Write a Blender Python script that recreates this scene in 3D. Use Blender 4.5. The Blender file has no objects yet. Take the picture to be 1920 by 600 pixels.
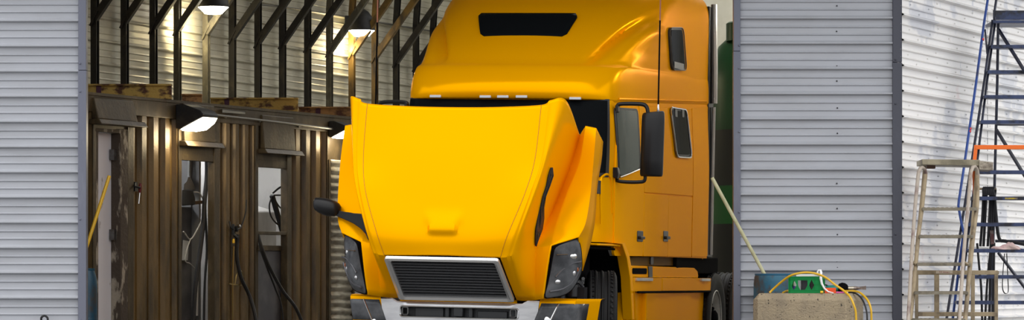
import bpy, bmesh, math, random
from mathutils import Vector, Matrix
random.seed(7)
S = bpy.context.scene
SKY = 1.75
EXPOSURE = 0.36
INSIDE_FILL = 22.0
DOME_W = 18
ROOF_GAP = (3.6, 9.4, 2.0)  # opening put into the unseen roof so daylight brightens the inside
SHADE_DEPTH = 1.7
RIGHT_W = 21
COL = S.collection
# ------------------------------------------------------------------ camera geometry
F, HC, CX, HY = 6400.0, 0.92, 960.0, 530.0
def at(px, py, D):                      # point at depth D seen at photo pixel (px, py)
    return Vector(((px-CX)*D/F, D, HC+(HY-py)*D/F))
cam = bpy.data.objects.new('camera', bpy.data.cameras.new('camera')); COL.objects.link(cam)
cam.location = (0, 0, HC); cam.rotation_euler = (math.pi/2, 0, 0)
cam.data.sensor_width = 36; cam.data.lens = 36*F/1920; cam.data.shift_y = (HY-300)/1920
cam.data.clip_end = 500
S.camera = cam
S.view_settings.view_transform = 'Standard'; S.view_settings.look = 'None'
S.view_settings.gamma = 1; S.view_settings.use_curve_mapping = False
S.view_settings.exposure = EXPOSURE

# ------------------------------------------------------------------ materials
MATS = {}
def mat(name, col, rough=0.5, metal=0.0, col2=None, scale=4.0, stretch=(1,1,1), lo=0.45, hi=0.65, bump=0.0, bscale=30.0,
        coat=0.0, emit=None, power=0.0, spec=None, detail=6.0, tint=None, ior=None):
    if name in MATS: return MATS[name]
    m = bpy.data.materials.new(name); m.use_nodes = True; MATS[name] = m
    nt = m.node_tree; N = nt.nodes; L = nt.links
    b = N['Principled BSDF']
    b.inputs['Base Color'].default_value = (*col, 1); b.inputs['Roughness'].default_value = rough
    b.inputs['Metallic'].default_value = metal
    if ior: b.inputs['IOR'].default_value = ior
    if coat: b.inputs['Coat Weight'].default_value = coat; b.inputs['Coat Roughness'].default_value = 0.03
    if tint: b.inputs['Specular Tint'].default_value = (*tint, 1)
    if spec is not None: b.inputs['Specular IOR Level'].default_value = spec
    tc = N.new('ShaderNodeTexCoord')
    if col2:
        mp = N.new('ShaderNodeMapping'); mp.inputs['Scale'].default_value = stretch
        L.new(tc.outputs['Object'], mp.inputs['Vector'])
        n = N.new('ShaderNodeTexNoise'); n.inputs['Scale'].default_value = scale; n.inputs['Detail'].default_value = detail
        n.inputs['Roughness'].default_value = 0.6
        L.new(mp.outputs['Vector'], n.inputs['Vector'])
        r = N.new('ShaderNodeValToRGB'); r.color_ramp.elements[0].position = lo; r.color_ramp.elements[1].position = hi
        r.color_ramp.elements[0].color = (*col, 1); r.color_ramp.elements[1].color = (*col2, 1)
        L.new(n.outputs['Fac'], r.inputs['Fac']); L.new(r.outputs['Color'], b.inputs['Base Color'])
    if bump:
        n2 = N.new('ShaderNodeTexNoise'); n2.inputs['Scale'].default_value = bscale; n2.inputs['Detail'].default_value = 5
        L.new(tc.outputs['Object'], n2.inputs['Vector'])
        bp = N.new('ShaderNodeBump'); bp.inputs['Strength'].default_value = bump; bp.inputs['Distance'].default_value = 0.02
        L.new(n2.outputs['Fac'], bp.inputs['Height']); L.new(bp.outputs['Normal'], b.inputs['Normal'])
    if emit:
        b.inputs['Emission Color'].default_value = (*emit, 1); b.inputs['Emission Strength'].default_value = power
    return m

# ------------------------------------------------------------------ mesh building
class MB:
    def __init__(s): s.bm = bmesh.new()
    def face(s, pts):
        vs = [s.bm.verts.new(p) for p in pts]
        return s.bm.faces.new(vs)
    def hexa(s, p):                      # 8 corners: bottom 4 ccw, top 4 ccw
        v = [s.bm.verts.new(q) for q in p]
        for f in ((3,2,1,0),(4,5,6,7),(0,1,5,4),(1,2,6,5),(2,3,7,6),(3,0,4,7)): s.bm.faces.new([v[i] for i in f])
        return s
    def box(s, a, b):                    # axis aligned box from corner a to corner b
        x0,x1 = sorted((a[0],b[0])); y0,y1 = sorted((a[1],b[1])); z0,z1 = sorted((a[2],b[2]))
        return s.hexa([(x0,y0,z0),(x1,y0,z0),(x1,y1,z0),(x0,y1,z0),(x0,y0,z1),(x1,y0,z1),(x1,y1,z1),(x0,y1,z1)])
    def bar(s, p, q, w, h, up=(0,0,1)):  # rectangular bar from p to q
        p, q = Vector(p), Vector(q); d = (q-p).normalized(); up = Vector(up)
        if abs(d.dot(up)) > .98: up = Vector((0,1,0))
        x = d.cross(up).normalized(); y = x.cross(d).normalized()
        c = [(-w/2,-h/2),(w/2,-h/2),(w/2,h/2),(-w/2,h/2)]
        return s.hexa([p+x*a+y*b for a,b in c]+[q+x*a+y*b for a,b in c])
    def prism(s, poly, axis_fn, d0, d1): # polygon (a,b) extruded: axis_fn(a,b,d) -> point
        v0 = [s.bm.verts.new(axis_fn(a,b,d0)) for a,b in poly]; v1 = [s.bm.verts.new(axis_fn(a,b,d1)) for a,b in poly]
        n = len(poly)
        s.bm.faces.new(v0); s.bm.faces.new(v1[::-1])
        for i in range(n): s.bm.faces.new([v0[i], v0[(i+1)%n], v1[(i+1)%n], v1[i]][::-1])
        return s
    def grid(s, rows, closed=False):     # rows of points -> quads
        V = [[s.bm.verts.new(p) for p in r] for r in rows]
        n = len(rows[0])
        for i in range(len(rows)-1):
            for j in range(n if closed else n-1):
                s.bm.faces.new([V[i][j], V[i][(j+1)%n], V[i+1][(j+1)%n], V[i+1][j]])
        return V
    def tube(s, pts, r, n=8, smooth=0, caps=True):
        pts = [Vector(p) for p in pts]
        if smooth: pts = crom(pts, smooth)
        rs = r if isinstance(r, (list, tuple)) else [r]*len(pts)
        if len(rs) != len(pts): rs = [rs[0]+(rs[-1]-rs[0])*i/(len(pts)-1) for i in range(len(pts))]
        t = [(pts[min(i+1,len(pts)-1)]-pts[max(i-1,0)]).normalized() for i in range(len(pts))]
        x = t[0].orthogonal().normalized(); rings = []
        for i, p in enumerate(pts):
            x = (x - t[i]*x.dot(t[i]))
            x = x.normalized() if x.length > 1e-6 else t[i].orthogonal().normalized()
            y = t[i].cross(x)
            rings.append([p+(x*math.cos(2*math.pi*k/n)+y*math.sin(2*math.pi*k/n))*rs[i] for k in range(n)])
        V = s.grid(rings, closed=True)
        if caps:
            s.bm.faces.new(V[0][::-1]); s.bm.faces.new(V[-1])
        return s
    def lathe(s, prof, o=(0,0,0), ax=(0,0,1), n=32, caps=True):  # prof: (radius, height) along ax
        o, ax = Vector(o), Vector(ax).normalized(); x = ax.orthogonal().normalized(); y = ax.cross(x)
        rings = [[o+ax*h+(x*math.cos(2*math.pi*k/n)+y*math.sin(2*math.pi*k/n))*max(r,1e-4) for k in range(n)] for r,h in prof]
        V = s.grid(rings, closed=True)
        if caps:
            s.bm.faces.new(V[0][::-1]); s.bm.faces.new(V[-1])
        return s
def crom(pts, k, closed=False):          # Catmull-Rom through points
    out = []; n = len(pts)
    for i in range(n-1):
        p0 = pts[i-1] if i > 0 else pts[i]*2-pts[i+1]; p1 = pts[i]; p2 = pts[i+1]
        p3 = pts[i+2] if i+2 < n else pts[i+1]*2-pts[i]
        for j in range(k):
            t = j/k
            out.append(0.5*((2*p1)+(p2-p0)*t+(2*p0-5*p1+4*p2-p3)*t*t+(3*p1-p0-3*p2+p3)*t**3))
    out.append(pts[-1].copy()); return out
def lerp(a, b, t): return a+(b-a)*t
def interp(x, tab):
    if x <= tab[0][0]: return tab[0][1]
    for (a,b),(c,d) in zip(tab, tab[1:]):
        if x <= c: return b+(d-b)*(x-a)/(c-a)
    return tab[-1][1]
def round_poly(pts, r, n=5):
    out = []; m = len(pts)
    for i in range(m):
        p = Vector(pts[i]); a = Vector(pts[i-1])-p; b = Vector(pts[(i+1)%m])-p
        rr = min(r, a.length*.45, b.length*.45); A = p+a.normalized()*rr; B = p+b.normalized()*rr
        for k in range(n+1):
            t = k/n; out.append((A*(1-t)**2+p*2*t*(1-t)+B*t*t))
    return [tuple(q) for q in out]
def obj(name, mb, m, parent=None, sharp=35, bevel=0.0, sub=0, solid=0.0, seg=2):
    bm = mb.bm
    bmesh.ops.recalc_face_normals(bm, faces=bm.faces[:])
    ca = math.radians(sharp)
    for f in bm.faces: f.smooth = sharp > 0
    for e in bm.edges:
        if len(e.link_faces) == 2 and e.calc_face_angle(0) > ca: e.smooth = False
    me = bpy.data.meshes.new(name)
    base = Vector((0,0,0))
    if parent is None and bm.verts:
        xs = [v.co for v in bm.verts]
        base = Vector(((min(v.x for v in xs)+max(v.x for v in xs))/2, (min(v.y for v in xs)+max(v.y for v in xs))/2, min(v.z for v in xs)))
        bmesh.ops.translate(bm, vec=-base, verts=bm.verts[:])
    bm.to_mesh(me); bm.free()
    o = bpy.data.objects.new(name, me); COL.objects.link(o); o.location = base
    me.materials.append(m)
    if parent is not None:
        o.parent = parent
        if parent.name in WORLD: o.matrix_parent_inverse = Matrix.Translation(-parent.location)
    if solid:
        md = o.modifiers.new('solid', 'SOLIDIFY'); md.thickness = solid; md.offset = -1
    if bevel:
        md = o.modifiers.new('bevel', 'BEVEL'); md.width = bevel; md.segments = seg; md.limit_method = 'ANGLE'; md.angle_limit = math.radians(40)
    if sub:
        md = o.modifiers.new('sub', 'SUBSURF'); md.levels = sub; md.render_levels = sub
    return o
WORLD = set()                            # things whose parts are written in world coordinates
def objs(name, mb, m, parent=None, **k):  # every separate piece becomes an object of its own
    bm = mb.bm; bm.verts.index_update(); seen = set(); out = []
    for v0 in bm.verts:
        if v0 in seen: continue
        st, isl = [v0], []; seen.add(v0)
        while st:
            v = st.pop(); isl.append(v)
            for e in v.link_edges:
                o = e.other_vert(v)
                if o not in seen: seen.add(o); st.append(o)
        nb = MB(); mp = {v: nb.bm.verts.new(v.co) for v in isl}
        for f in {f for v in isl for f in v.link_faces}: nb.bm.faces.new([mp[v] for v in f.verts])
        out.append(obj(name, nb, m, parent, **k))
    bm.free(); return out
def tag(o, label, cat, group=None):
    o['label'] = label; o['category'] = cat
    if group: o['group'] = group
    return o
def thing(name, loc, label, cat, group=None):
    o = bpy.data.objects.new(name, None); COL.objects.link(o); o.location = loc; o.empty_display_size = .2
    WORLD.add(o.name)
    return tag(o, label, cat, group)
def struct(name, mb, m, **k):
    o = obj(name, mb, m, **k); o['kind'] = 'structure'; return o
# ================================================================== SETTING
grey_panel = mat('painted_grey_panel', (.44,.455,.495), .38, 0, (.39,.40,.43), 1.3, (1,1,4), .45, .75)
trim_grey = mat('slate_trim', (.15,.16,.21), .45, 0, (.20,.21,.26), 9, (1,1,.3), .55, .8)
galv = mat('galvanised_sheet', (.60,.57,.45), .42, .1, (.42,.39,.31), 2.2, (1,1,3), .4, .8)
concrete_floor = mat('concrete_floor', (.15,.147,.14), .8, 0, (.10,.098,.092), 1.5, bump=.2)
cream = mat('cream_sheet', (.86,.83,.68), .5, 0, (.78,.75,.60), 3)
screw_dark = mat('screw_head', (.05,.05,.055), .5, .5)

# white patched sheet of the right-hand outside wall: overpainted grey patches and a faint pink bloom
def patched():
    m = mat('patched_white_sheet', (.80,.785,.775), .36, .0)
    nt = m.node_tree; N = nt.nodes; L = nt.links; b = N['Principled BSDF']
    tc = N.new('ShaderNodeTexCoord')
    def noise(scale, st, lo, hi):
        mp = N.new('ShaderNodeMapping'); mp.inputs['Scale'].default_value = st; L.new(tc.outputs['Object'], mp.inputs['Vector'])
        n = N.new('ShaderNodeTexNoise'); n.inputs['Scale'].default_value = scale; n.inputs['Detail'].default_value = 4
        L.new(mp.outputs['Vector'], n.inputs['Vector'])
        r = N.new('ShaderNodeValToRGB'); r.color_ramp.elements[0].position = lo; r.color_ramp.elements[1].position = hi
        L.new(n.outputs['Fac'], r.inputs['Fac']); return r.outputs['Color']
    def mix(fac, a, c):
        x = N.new('ShaderNodeMix'); x.data_type = 'RGBA'; L.new(fac, x.inputs[0])
        if isinstance(a, tuple): x.inputs[6].default_value = (*a,1)
        else: L.new(a, x.inputs[6])
        x.inputs[7].default_value = (*c,1); return x.outputs[2]
    c1 = mix(noise(1.2,(1,1,1.3),.55,.60), (.88,.86,.84), (.66,.665,.70))
    c2 = mix(noise(4,(1,1,.3),.62,.68), c1, (.68,.685,.72))
    c3 = mix(noise(2.3,(1,1,1.2),.70,.78), c2, (.80,.70,.68))
    L.new(c3, b.inputs['Base Color'])
    return m
patched_white = patched()

PITCH = 0.2508
def ribs(z0, z1, phase, p=PITCH, major=.045, minor=.014):
    """profile (z, depth) of a ribbed sheet; the underside of each major rib sits at phase + k*p"""
    base = [(0,0),(.06,major),(.10,major),(.19,0),(.385,0),(.415,minor),(.435,minor),(.48,0),(.685,0),(.715,minor),(.735,minor),(.78,0)]
    out = []; k0 = math.floor((z0-phase)/p)-1; k = k0
    while phase+k*p < z1:
        for f, d in base:
            z = phase+(k+f)*p
            if z0 <= z <= z1: out.append((z, d))
        k += 1
    return [(z0, 0)]+out+[(z1, 0)]

def ribbed(mb, A, B, outward, z0, z1, phase, p=PITCH, thick=.02, major=.045, minor=.014):
    """sheet from plan point A to plan point B with ribs standing out along `outward`"""
    A, B, n = Vector((A[0],A[1],0)), Vector((B[0],B[1],0)), Vector((outward[0],outward[1],0)).normalized()
    pr = ribs(z0, z1, phase, p, major, minor)
    mb.grid([[A+n*d+Vector((0,0,z)), B+n*d+Vector((0,0,z))] for z, d in pr])
    mb.hexa([A-n*thick+Vector((0,0,z0)), B-n*thick+Vector((0,0,z0)), B-n*.004+Vector((0,0,z0)), A-n*.004+Vector((0,0,z0)),
             A-n*thick+Vector((0,0,z1)), B-n*thick+Vector((0,0,z1)), B-n*.004+Vector((0,0,z1)), A-n*.004+Vector((0,0,z1))])

DF = 34.0                                   # the front of the shed
def fx(px): return (px-CX)*DF/F
ZPH = HC+(HY-85)*DF/F
# floor / yard
b = MB(); b.box((-90,-60,-.3),(90,120,0)); struct('floor', b, concrete_floor, sharp=0)
# left leaf and right leaf of the shed front
b = MB(); ribbed(b, (fx(-600),DF), (fx(148),DF), (0,-1), .02, 5.2, ZPH-5*DF/F)
door1 = struct('door_1', b, grey_panel, sharp=25)
b = MB(); b.box((fx(147.5),DF-.055,.0),(fx(163),DF+.09,3.03)); b.box((fx(147.8),DF-.052,3.034),(fx(162.7),DF+.09,5.2))
for z in (3.10, 2.82, 1.55, .55, 4.3):
    b.lathe([(.011,0),(.011,.008),(.004,.012)], (fx(151.5),DF-.054,z), (0,-1,0), 8)
struct('trim_1', b, trim_grey, bevel=.004)
b = MB(); ribbed(b, (fx(1387),DF), (fx(1673),DF), (0,-1), .02, 5.2, ZPH)
struct('door_2', b, grey_panel, sharp=25)
b = MB()
for k, y in enumerate((11,59,124,129.5,152,202.5,250,315,344,391,440,490,502)):
    x = (1569,1568.5,1569,1569,1569,1570,1570,1569.5,1569,1569.5,1570,1569,1570)[k]
    b.lathe([(.008,0),(.008,.006),(.004,.012)], at(x, y, DF)+Vector((0,-.001,0)), (0,-1,0), 8)
struct('trim_2', b, screw_dark)
b = MB(); b.box((fx(1374.5),DF-.055,0),(fx(1388),DF+.09,3.22)); b.box((fx(1374.8),DF-.052,3.224),(fx(1387.7),DF+.09,5.2))
for z in (3.28, 3.05, 2.42, 1.62, .9):
    b.lathe([(.011,0),(.011,.008),(.004,.012)], (fx(1385),DF-.054,z), (0,-1,0), 8)
struct('trim_3', b, trim_grey, bevel=.004)
b = MB(); b.box((fx(1672.5),DF-.055,0),(fx(1690.5),DF+.09,3.11)); b.box((fx(1672.8),DF-.052,3.114),(fx(1690.2),DF+.09,5.2))
for z in (3.14, 2.7, 1.4): b.lathe([(.011,0),(.011,.008),(.004,.012)], (fx(1678),DF-.054,z), (0,-1,0), 8)
struct('trim_4', b, mat('dark_slate_trim', (.062,.065,.088), .45, 0, (.08,.083,.11), 9, (1,1,.3), .55, .8), bevel=.004)
b = MB(); b.box((fx(-600),DF-.05,5.2),(fx(1690),DF+.1,5.32)); struct('trim_5', b, trim_grey)
# unseen flat slab, added over the opening to shade the cab roof
b = MB(); b.box((fx(100),DF-SHADE_DEPTH,5.33),(fx(1440),DF,5.42)); b.box((fx(100),DF-SHADE_DEPTH,5.20),(fx(1440),DF-SHADE_DEPTH+.05,5.42)); struct('shade_slab', b, trim_grey)
# gable above the opening
b = MB()
gab = [(fx(-600),5.32),(fx(1690),5.32),(fx(1690),6.2),(.8,8.2),(-3.5,8.2),(fx(-600),6.0)]
b.prism(gab, lambda a,c,d: (a,d,c), DF, DF+.08); struct('wall_front', b, grey_panel, sharp=20)
# right outside wall, running back from the corner
RD = Vector((.4375,1,0)).normalized(); RN = Vector((RD.y,-RD.x,0)); R0 = Vector((fx(1690.5),DF+.02,0))
b = MB(); ribbed(b, R0-RD*.075, R0+RD*18, RN, .02, 6.2, ZPH+.03, p=.2535, major=.050, minor=.018)
zz = ZPH+.03-.2535*12
k = 0
while zz < 5.2:
    for j, f in enumerate((.25,.57,.88)):
        for i in range(9):
            t = .55+.68*i+(.0 if j != 1 else -.3)+.05*math.sin(k*2.1+i)
            if (j == 0 and i % 2) or (j == 2 and not i % 2): continue
            b.lathe([(.009,0),(.009,.006),(.004,.012)], R0+RD*t+RN*.002+Vector((0,0,zz+f*.2535)), RN, 6)
    b.lathe([(.009,0),(.009,.006),(.004,.012)], R0+RD*3.12+RN*.036+Vector((0,0,zz+.012)), RN, 6)
    zz += .2535; k += 1
right_wall = struct('wall_right', b, patched_white, sharp=25)
b = MB()                                   # sheet joint on the right wall
b.bar(R0+RD*3.10+RN*.013+Vector((0,0,.1)), R0+RD*3.10+RN*.013+Vector((0,0,6.1)), .004, .004)
struct('trim_6', b, screw_dark)
# left inside wall of the shed
LD = Vector((.37,1,0)).normalized(); LN = Vector((LD.y,-LD.x,0)); L0 = Vector((-4.953,41,0))
def lw(t, n, z): return L0+LD*t+LN*n+Vector((0,0,z))
def lw_t(px, n=0.0):                        # distance along the wall (offset n inwards) seen in photo column px
    q = (px-CX)/F; o = L0+LN*n
    return (q*o.y-o.x)/(LD.x-q*LD.y)
ZL = HC+(HY-80)*lw(lw_t(187),0,0).y/F
def arch(s):                                # the sheet stands upright, then bends over into the roof
    z0, r = 4.75, 4.2
    if s < z0: return 0.0, s, 0.0
    a = min((s-z0)/r, 1.15); return r*(1-math.cos(a)), z0+r*math.sin(a), a
b = MB(); rows = []
for s, d in ribs(.02, 7.6, ZL, .2755, .034, .009):
    n, z, a = arch(s)
    rows.append([lw(t, n+d*math.cos(a), z-d*math.sin(a)) for t in (-7.4, 17)])
b.grid(rows)
wl = struct('wall_left', b, galv, sharp=25, solid=.0)
# roof, back wall
n1, z1, _ = arch(7.6)
b = MB(); b.grid([[lw(t,n,z) for t in (-7.4,17)] for n,z in ((n1,z1),(3.2,7.8),(ROOF_GAP[0],8.3))]); b.grid([[lw(t,n,z) for t in (-7.4,ROOF_GAP[2])] for n,z in ((ROOF_GAP[0],8.3),(ROOF_GAP[1],8.5))])
struct('ceiling', b, galv, sharp=20)
b = MB(); b.grid([[lw(t,n,z) for t in (-7.4,17)] for n,z in ((ROOF_GAP[1],8.5),(10.5,7.8),(13.0,6.1))])
struct('ceiling', b, galv, sharp=20)
b = MB(); xs = [-2+.15*i for i in range(90)]
b.grid([[Vector((x,52+(.0,.04,.04,0)[i%4],z)) for i, x in enumerate(xs)] for z in (0.02,9.0)])
struct('wall_back', b, cream, sharp=20)

# ================================================================== STEEL FRAME ALONG THE LEFT WALL
dark_steel = mat('dark_frame_steel', (.030,.027,.023), .5, .3, (.085,.07,.045), 7, (1,1,.5), .5, .75, bump=.15)
rusty_steel = mat('ochre_frame_steel', (.22,.13,.03), .6, .1, (.05,.035,.02), 5, (1,1,.4), .42, .62, bump=.2)
lit_steel = mat('lit_frame_steel', (.10,.09,.065), .5, .2, (.20,.18,.12), 14, (1,1,.4), .5, .7, bump=.2)  # paler copy: lamp light put into the colour of posts near the lamps
posts = [(178,30,'d'),(234,35,'d'),(288,46,'d'),(333,50,'p'),(387,57,'p'),(436,66,'d'),(484,74,'d'),(530,76,'d'),
         (577,83,'d'),(618,92,'p'),(660,96,'r'),(703,103,'r'),(743,112,'d'),(780,120,'d'),(812,128,'d')]
ords = ['first','second','third','fourth','fifth','sixth','seventh','eighth','ninth','tenth','eleventh','twelfth','thirteenth','fourteenth','fifteenth']
look = {'d':'dark brown-black steel wall post with knee brace','p':'olive-grey steel wall post tinted as lamp-lit, with knee brace','r':'ochre rust-coloured steel wall post with knee brace'}
for i, (px, yb, kd) in enumerate(posts):
    t = lw_t(px, .13); base = lw(t, .13, 0); D = base.y
    zb = HC+(HY-yb)*D/F; m = {'d':dark_steel,'p':lit_steel,'r':rusty_steel}[kd]
    r = thing('wall_post', base, look[kd]+', '+ords[i]+' from the left door leaf', 'post', 'steel posts along the inside left wall')
    b = MB(); w = .085
    zt = 6.1 if i else 6.1
    # upright channel: web and two flanges, then the bend following the arch
    pts = [(0,0),(0,4.7)]
    for a in (.15,.3,.45,.6,.75,.9): pts.append((4.05*(1-math.cos(a)), 4.7+4.05*math.sin(a)))
    P = [lw(t, .13+n, z) for n, z in pts]
    for u_, v_ in zip(P, P[1:]):
        e = (v_-u_).normalized()*.01
        b.bar(u_-e, v_+e, .07, .012, up=LN)
        for sgn in (-1,1): b.bar(u_-e+LD*sgn*.034, v_+e+LD*sgn*.034, .008, .078, up=LN)
    obj('post', b, m, r)
    b = MB()
    a0 = lw(t-.03, .14, zb-.04); a1 = lw(t-.03, .14+1.35, zb+1.72)
    b.bar(a0, a1, .07, .085, up=LN); obj('knee_brace', b, m, r, bevel=.004)
    b = MB()
    b.bar(lw(t-.03,.10,zb-.12), lw(t-.03,.20,zb+.06), .10, .02); obj('gusset', b, m, r)
# purlin and thin conduit running between the posts under the lamps
b = MB(); b.tube([at(470,7,lw(lw_t(470),.45,0).y), at(530,13,lw(lw_t(530),.45,0).y), at(640,30,lw(lw_t(640),.45,0).y),
                  at(712,42,lw(lw_t(712),.45,0).y), at(800,57,lw(lw_t(800),.45,0).y), at(850,64,lw(lw_t(850),.45,0).y)], .013, 6, smooth=3)
conduit_m = mat('conduit_steel', (.22,.21,.19), .4, .6)
tag(obj('lamp_conduit', b, conduit_m), 'thin grey conduit running through the knee braces to the dome lamp', 'conduit')

# ---- dome lamps on the knee braces
lamp_black = mat('lamp_housing', (.018,.018,.02), .55, .1, (.035,.033,.03), 9)
lamp_lens = mat('lamp_lens_lit', (1,1,1), .4, 0, emit=(1.0,.90,.70), power=14)
lamp_lens2 = mat('dome_lens_lit', (1,1,1), .4, 0, emit=(1.0,.95,.84), power=14)
def dome(px, py, D, wpx, label, watt=None):
    s = wpx*D/F/2; c = at(px, py, D)         # c = centre of the rim
    r = thing('dome_lamp', c, label, 'lamp', 'dome lamps in the shed')
    b = MB(); b.lathe([(s*1.02,-.01),(s*1.04,.0),(s*1.0,.03),(s*.93,s*.55),(s*.78,s*1.0),(s*.5,s*1.38),(s*.2,s*1.55),(.01,s*1.57)], c, (0,0,1), 36)
    obj('housing', b, lamp_black, r, sharp=50)
    b = MB(); b.box(c+Vector((-s*1.25,-.05,s*.35)), c+Vector((-s*.75,.09,s*1.05))); b.tube([c+Vector((-s*1.1,0,s*.7)), c+Vector((-s*1.1,.14,s*.9))], .02, 8)
    obj('bracket', b, lamp_black, r, bevel=.006)
    b = MB(); b.lathe([(s*.98,-.012),(s*.9,-s*.12),(s*.55,-s*.48),(s*.25,-s*.52),(.01,-s*.525)], c, (0,0,1), 32); obj('lens', b, lamp_lens2, r, sharp=60)
    L = bpy.data.lights.new('lamp_glow', 'POINT'); L.energy = watt or DOME_W; L.color = (1,.94,.80) if watt else (1,.82,.46); L.shadow_soft_size = .12
    o = bpy.data.objects.new('lamp_glow', L); COL.objects.link(o); o.parent = r; o.location = (-.16,-.05,-s*1.5)
for k in range(4):                        # unseen lamps added to brighten the truck's right side, hinted at by paint glints
    D_k = 35.6+2.6*k; x_k = 3.6+.4375*(D_k-34)
    dome(CX+F*x_k/D_k, HY-F*(4.5-HC)/D_k, D_k, .36*F/D_k, ('nearest','second','third','farthest')[k]+' of the unseen dome lamps added on the right inside the shed', RIGHT_W)
dome(400, 12, 43.0, 58, 'black dome lamp with glowing lens, cut by the top edge, above the lit wall lamp')
dome(678, 56, 47.9, 50, 'black dome lamp with glowing lens hanging beside the yellow roof fairing')
# ================================================================== BROWN CONTAINER ALONG THE LEFT WALL
P0 = Vector((-4.47,36,0)); ca_, sa_ = math.cos(math.radians(25)), math.sin(math.radians(25))
CD = Vector((sa_,ca_,0)); CN = Vector((ca_,-sa_,0))
def cp(t, n, z): return P0+CD*t+CN*n+Vector((0,0,z))
def ct(px, n=0.0):
    q = (px-CX)/F; o = P0+CN*n
    return (q*o.y-o.x)/(CD.x-q*CD.y)
def cz(px, py, n=0.0): return HC+(HY-py)*cp(ct(px,n),n,0).y/F
def cq(px, py, n=0.0): return cp(ct(px,n), n, cz(px,py,n))
brown = mat('weathered_brown_sheet', (.19,.115,.036), .38, .15, (.06,.040,.016), 3.0, (2,2,.35), .42, .66, bump=.12, bscale=60)
brown_d = mat('dark_brown_flashing', (.062,.044,.022), .5, .15, (.12,.085,.042), 6, (1,1,.6), .48, .7, bump=.15)
inside_white = mat('whitewashed_panel', (.55,.54,.52), .6, 0, (.42,.41,.39), 3, (1,1,.5))
door_white = mat('dirty_white_door', (.86,.84,.88), .5, 0, (.30,.25,.20), 6, (1,1,.5), .62, .72)
peel = mat('peeling_paint_timber', (.07,.05,.035), .8, 0, (.36,.31,.24), 9, (1,1,.35), .53, .60, bump=.5)
rubber = mat('black_rubber', (.012,.012,.013), .5)
cont = thing('storage_container', cp(2.5,0,0), 'long weathered brown corrugated container with three openings along the left wall', 'container')
def seg(mb, t0, t1, z0, z1, pitch=.245, d=.052):
    """vertical corrugation between t0 and t1"""
    n = max(1, round((t1-t0)/pitch)); p = (t1-t0)/n; rowx = []
    for k in range(n):
        for f, e in ((0,0),(.12,0),(.22,-d),(.64,-d),(.74,0)): rowx.append((t0+(k+f)*p, e))
    rowx.append((t1, 0))
    mb.grid([[cp(t, e, z) for t, e in rowx] for z in (z0, z1)])
    mb.grid([[cp(t, e-.012, z) for t, e in rowx] for z in (z0, z1)])
ZT = 2.9
b = MB()
tA = [ct(p) for p in (118,177)]; seg(b, tA[0], tA[1], .15, ZT-.08)
tB = [ct(p) for p in (250,337)]; seg(b, tB[0], tB[1], .15, ZT-.16)
tC = [ct(p) for p in (411,481)]; seg(b, tC[0], tC[1], .15, ZT-.16)
tD = [ct(p) for p in (541,616)]; seg(b, tD[0], tD[1], .15, ZT-.16)
obj('side_wall', b, brown, cont, sharp=20)
# flat sheets over the openings and frame members
b = MB()
def slab(mb, px0, px1, z0, z1, n0=-.03, n1=.005):
    t0, t1 = ct(px0,n1), ct(px1,n1)
    mb.hexa([cp(t0,n0,z0),cp(t1,n0,z0),cp(t1,n1,z0),cp(t0,n1,z0),cp(t0,n0,z1),cp(t1,n0,z1),cp(t1,n1,z1),cp(t0,n1,z1)])
slab(b, 177, 250, cz(210,243), ZT-.08); slab(b, 337, 411, cz(370,290), ZT-.08); slab(b, 481, 541, cz(510,315), ZT-.08)
slab(b, 616, 662, cz(640,302), ZT-.08)
objs('header_sheet', b, brown_d, cont)
b = MB(); slab(b, 100, 668, ZT-.175, ZT, -.10, .02); slab(b, 100, 668, 0.02, .16, -.06, .02)
objs('rail', b, brown_d, cont, bevel=.006)
for px0, px1 in ((175,180.5),(240,251),(335.5,341),(402,412),(479,484.5),(538.5,547),(614,618.5)):
    b = MB(); slab(b, px0, px1, .15, ZT-.09, -.07, .018); obj('frame_post', b, brown_d, cont, bevel=.005)
b = MB(); b.hexa([cp(-1,-1.9,ZT),cp(6.4,-1.9,ZT),cp(6.4,.03,ZT),cp(-1,.03,ZT),cp(-1,-1.9,ZT+.03),cp(6.4,-1.9,ZT+.03),cp(6.4,.03,ZT+.03),cp(-1,.03,ZT+.03)])
obj('roof', b, brown_d, cont)
b = MB(); b.hexa([cp(-1,-1.9,.02),cp(6.4,-1.9,.02),cp(6.4,-1.86,.02),cp(-1,-1.86,.02),cp(-1,-1.9,ZT),cp(6.4,-1.9,ZT),cp(6.4,-1.86,ZT),cp(-1,-1.86,ZT)])
for k in range(30): 
    t = -1+.25*k; b.hexa([cp(t,-1.86,.02),cp(t+.1,-1.86,.02),cp(t+.1,-1.83,.02),cp(t,-1.83,.02),cp(t,-1.86,ZT),cp(t+.1,-1.86,ZT),cp(t+.1,-1.83,ZT),cp(t,-1.83,ZT)])
obj('back_wall', b, inside_white, cont, sharp=20)
b = MB(); b.hexa([cp(6.36,-1.9,.02),cp(6.4,-1.9,.02),cp(6.4,.0,.02),cp(6.36,.0,.02),cp(6.36,-1.9,ZT),cp(6.4,-1.9,ZT),cp(6.4,0,ZT),cp(6.36,0,ZT)])
b.hexa([cp(-1,-1.9,.02),cp(-.96,-1.9,.02),cp(-.96,0,.02),cp(-1,0,.02),cp(-1,-1.9,ZT),cp(-.96,-1.9,ZT),cp(-.96,0,ZT),cp(-1,0,ZT)])
objs('end_wall', b, inside_white, cont)
b = MB(); b.hexa([cp(-1,-1.9,.02),cp(6.4,-1.9,.02),cp(6.4,0,.02),cp(-1,0,.02),cp(-1,-1.9,.12),cp(6.4,-1.9,.12),cp(6.4,0,.12),cp(-1,0,.12)])
obj('floor_deck', b, brown_d, cont)
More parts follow.
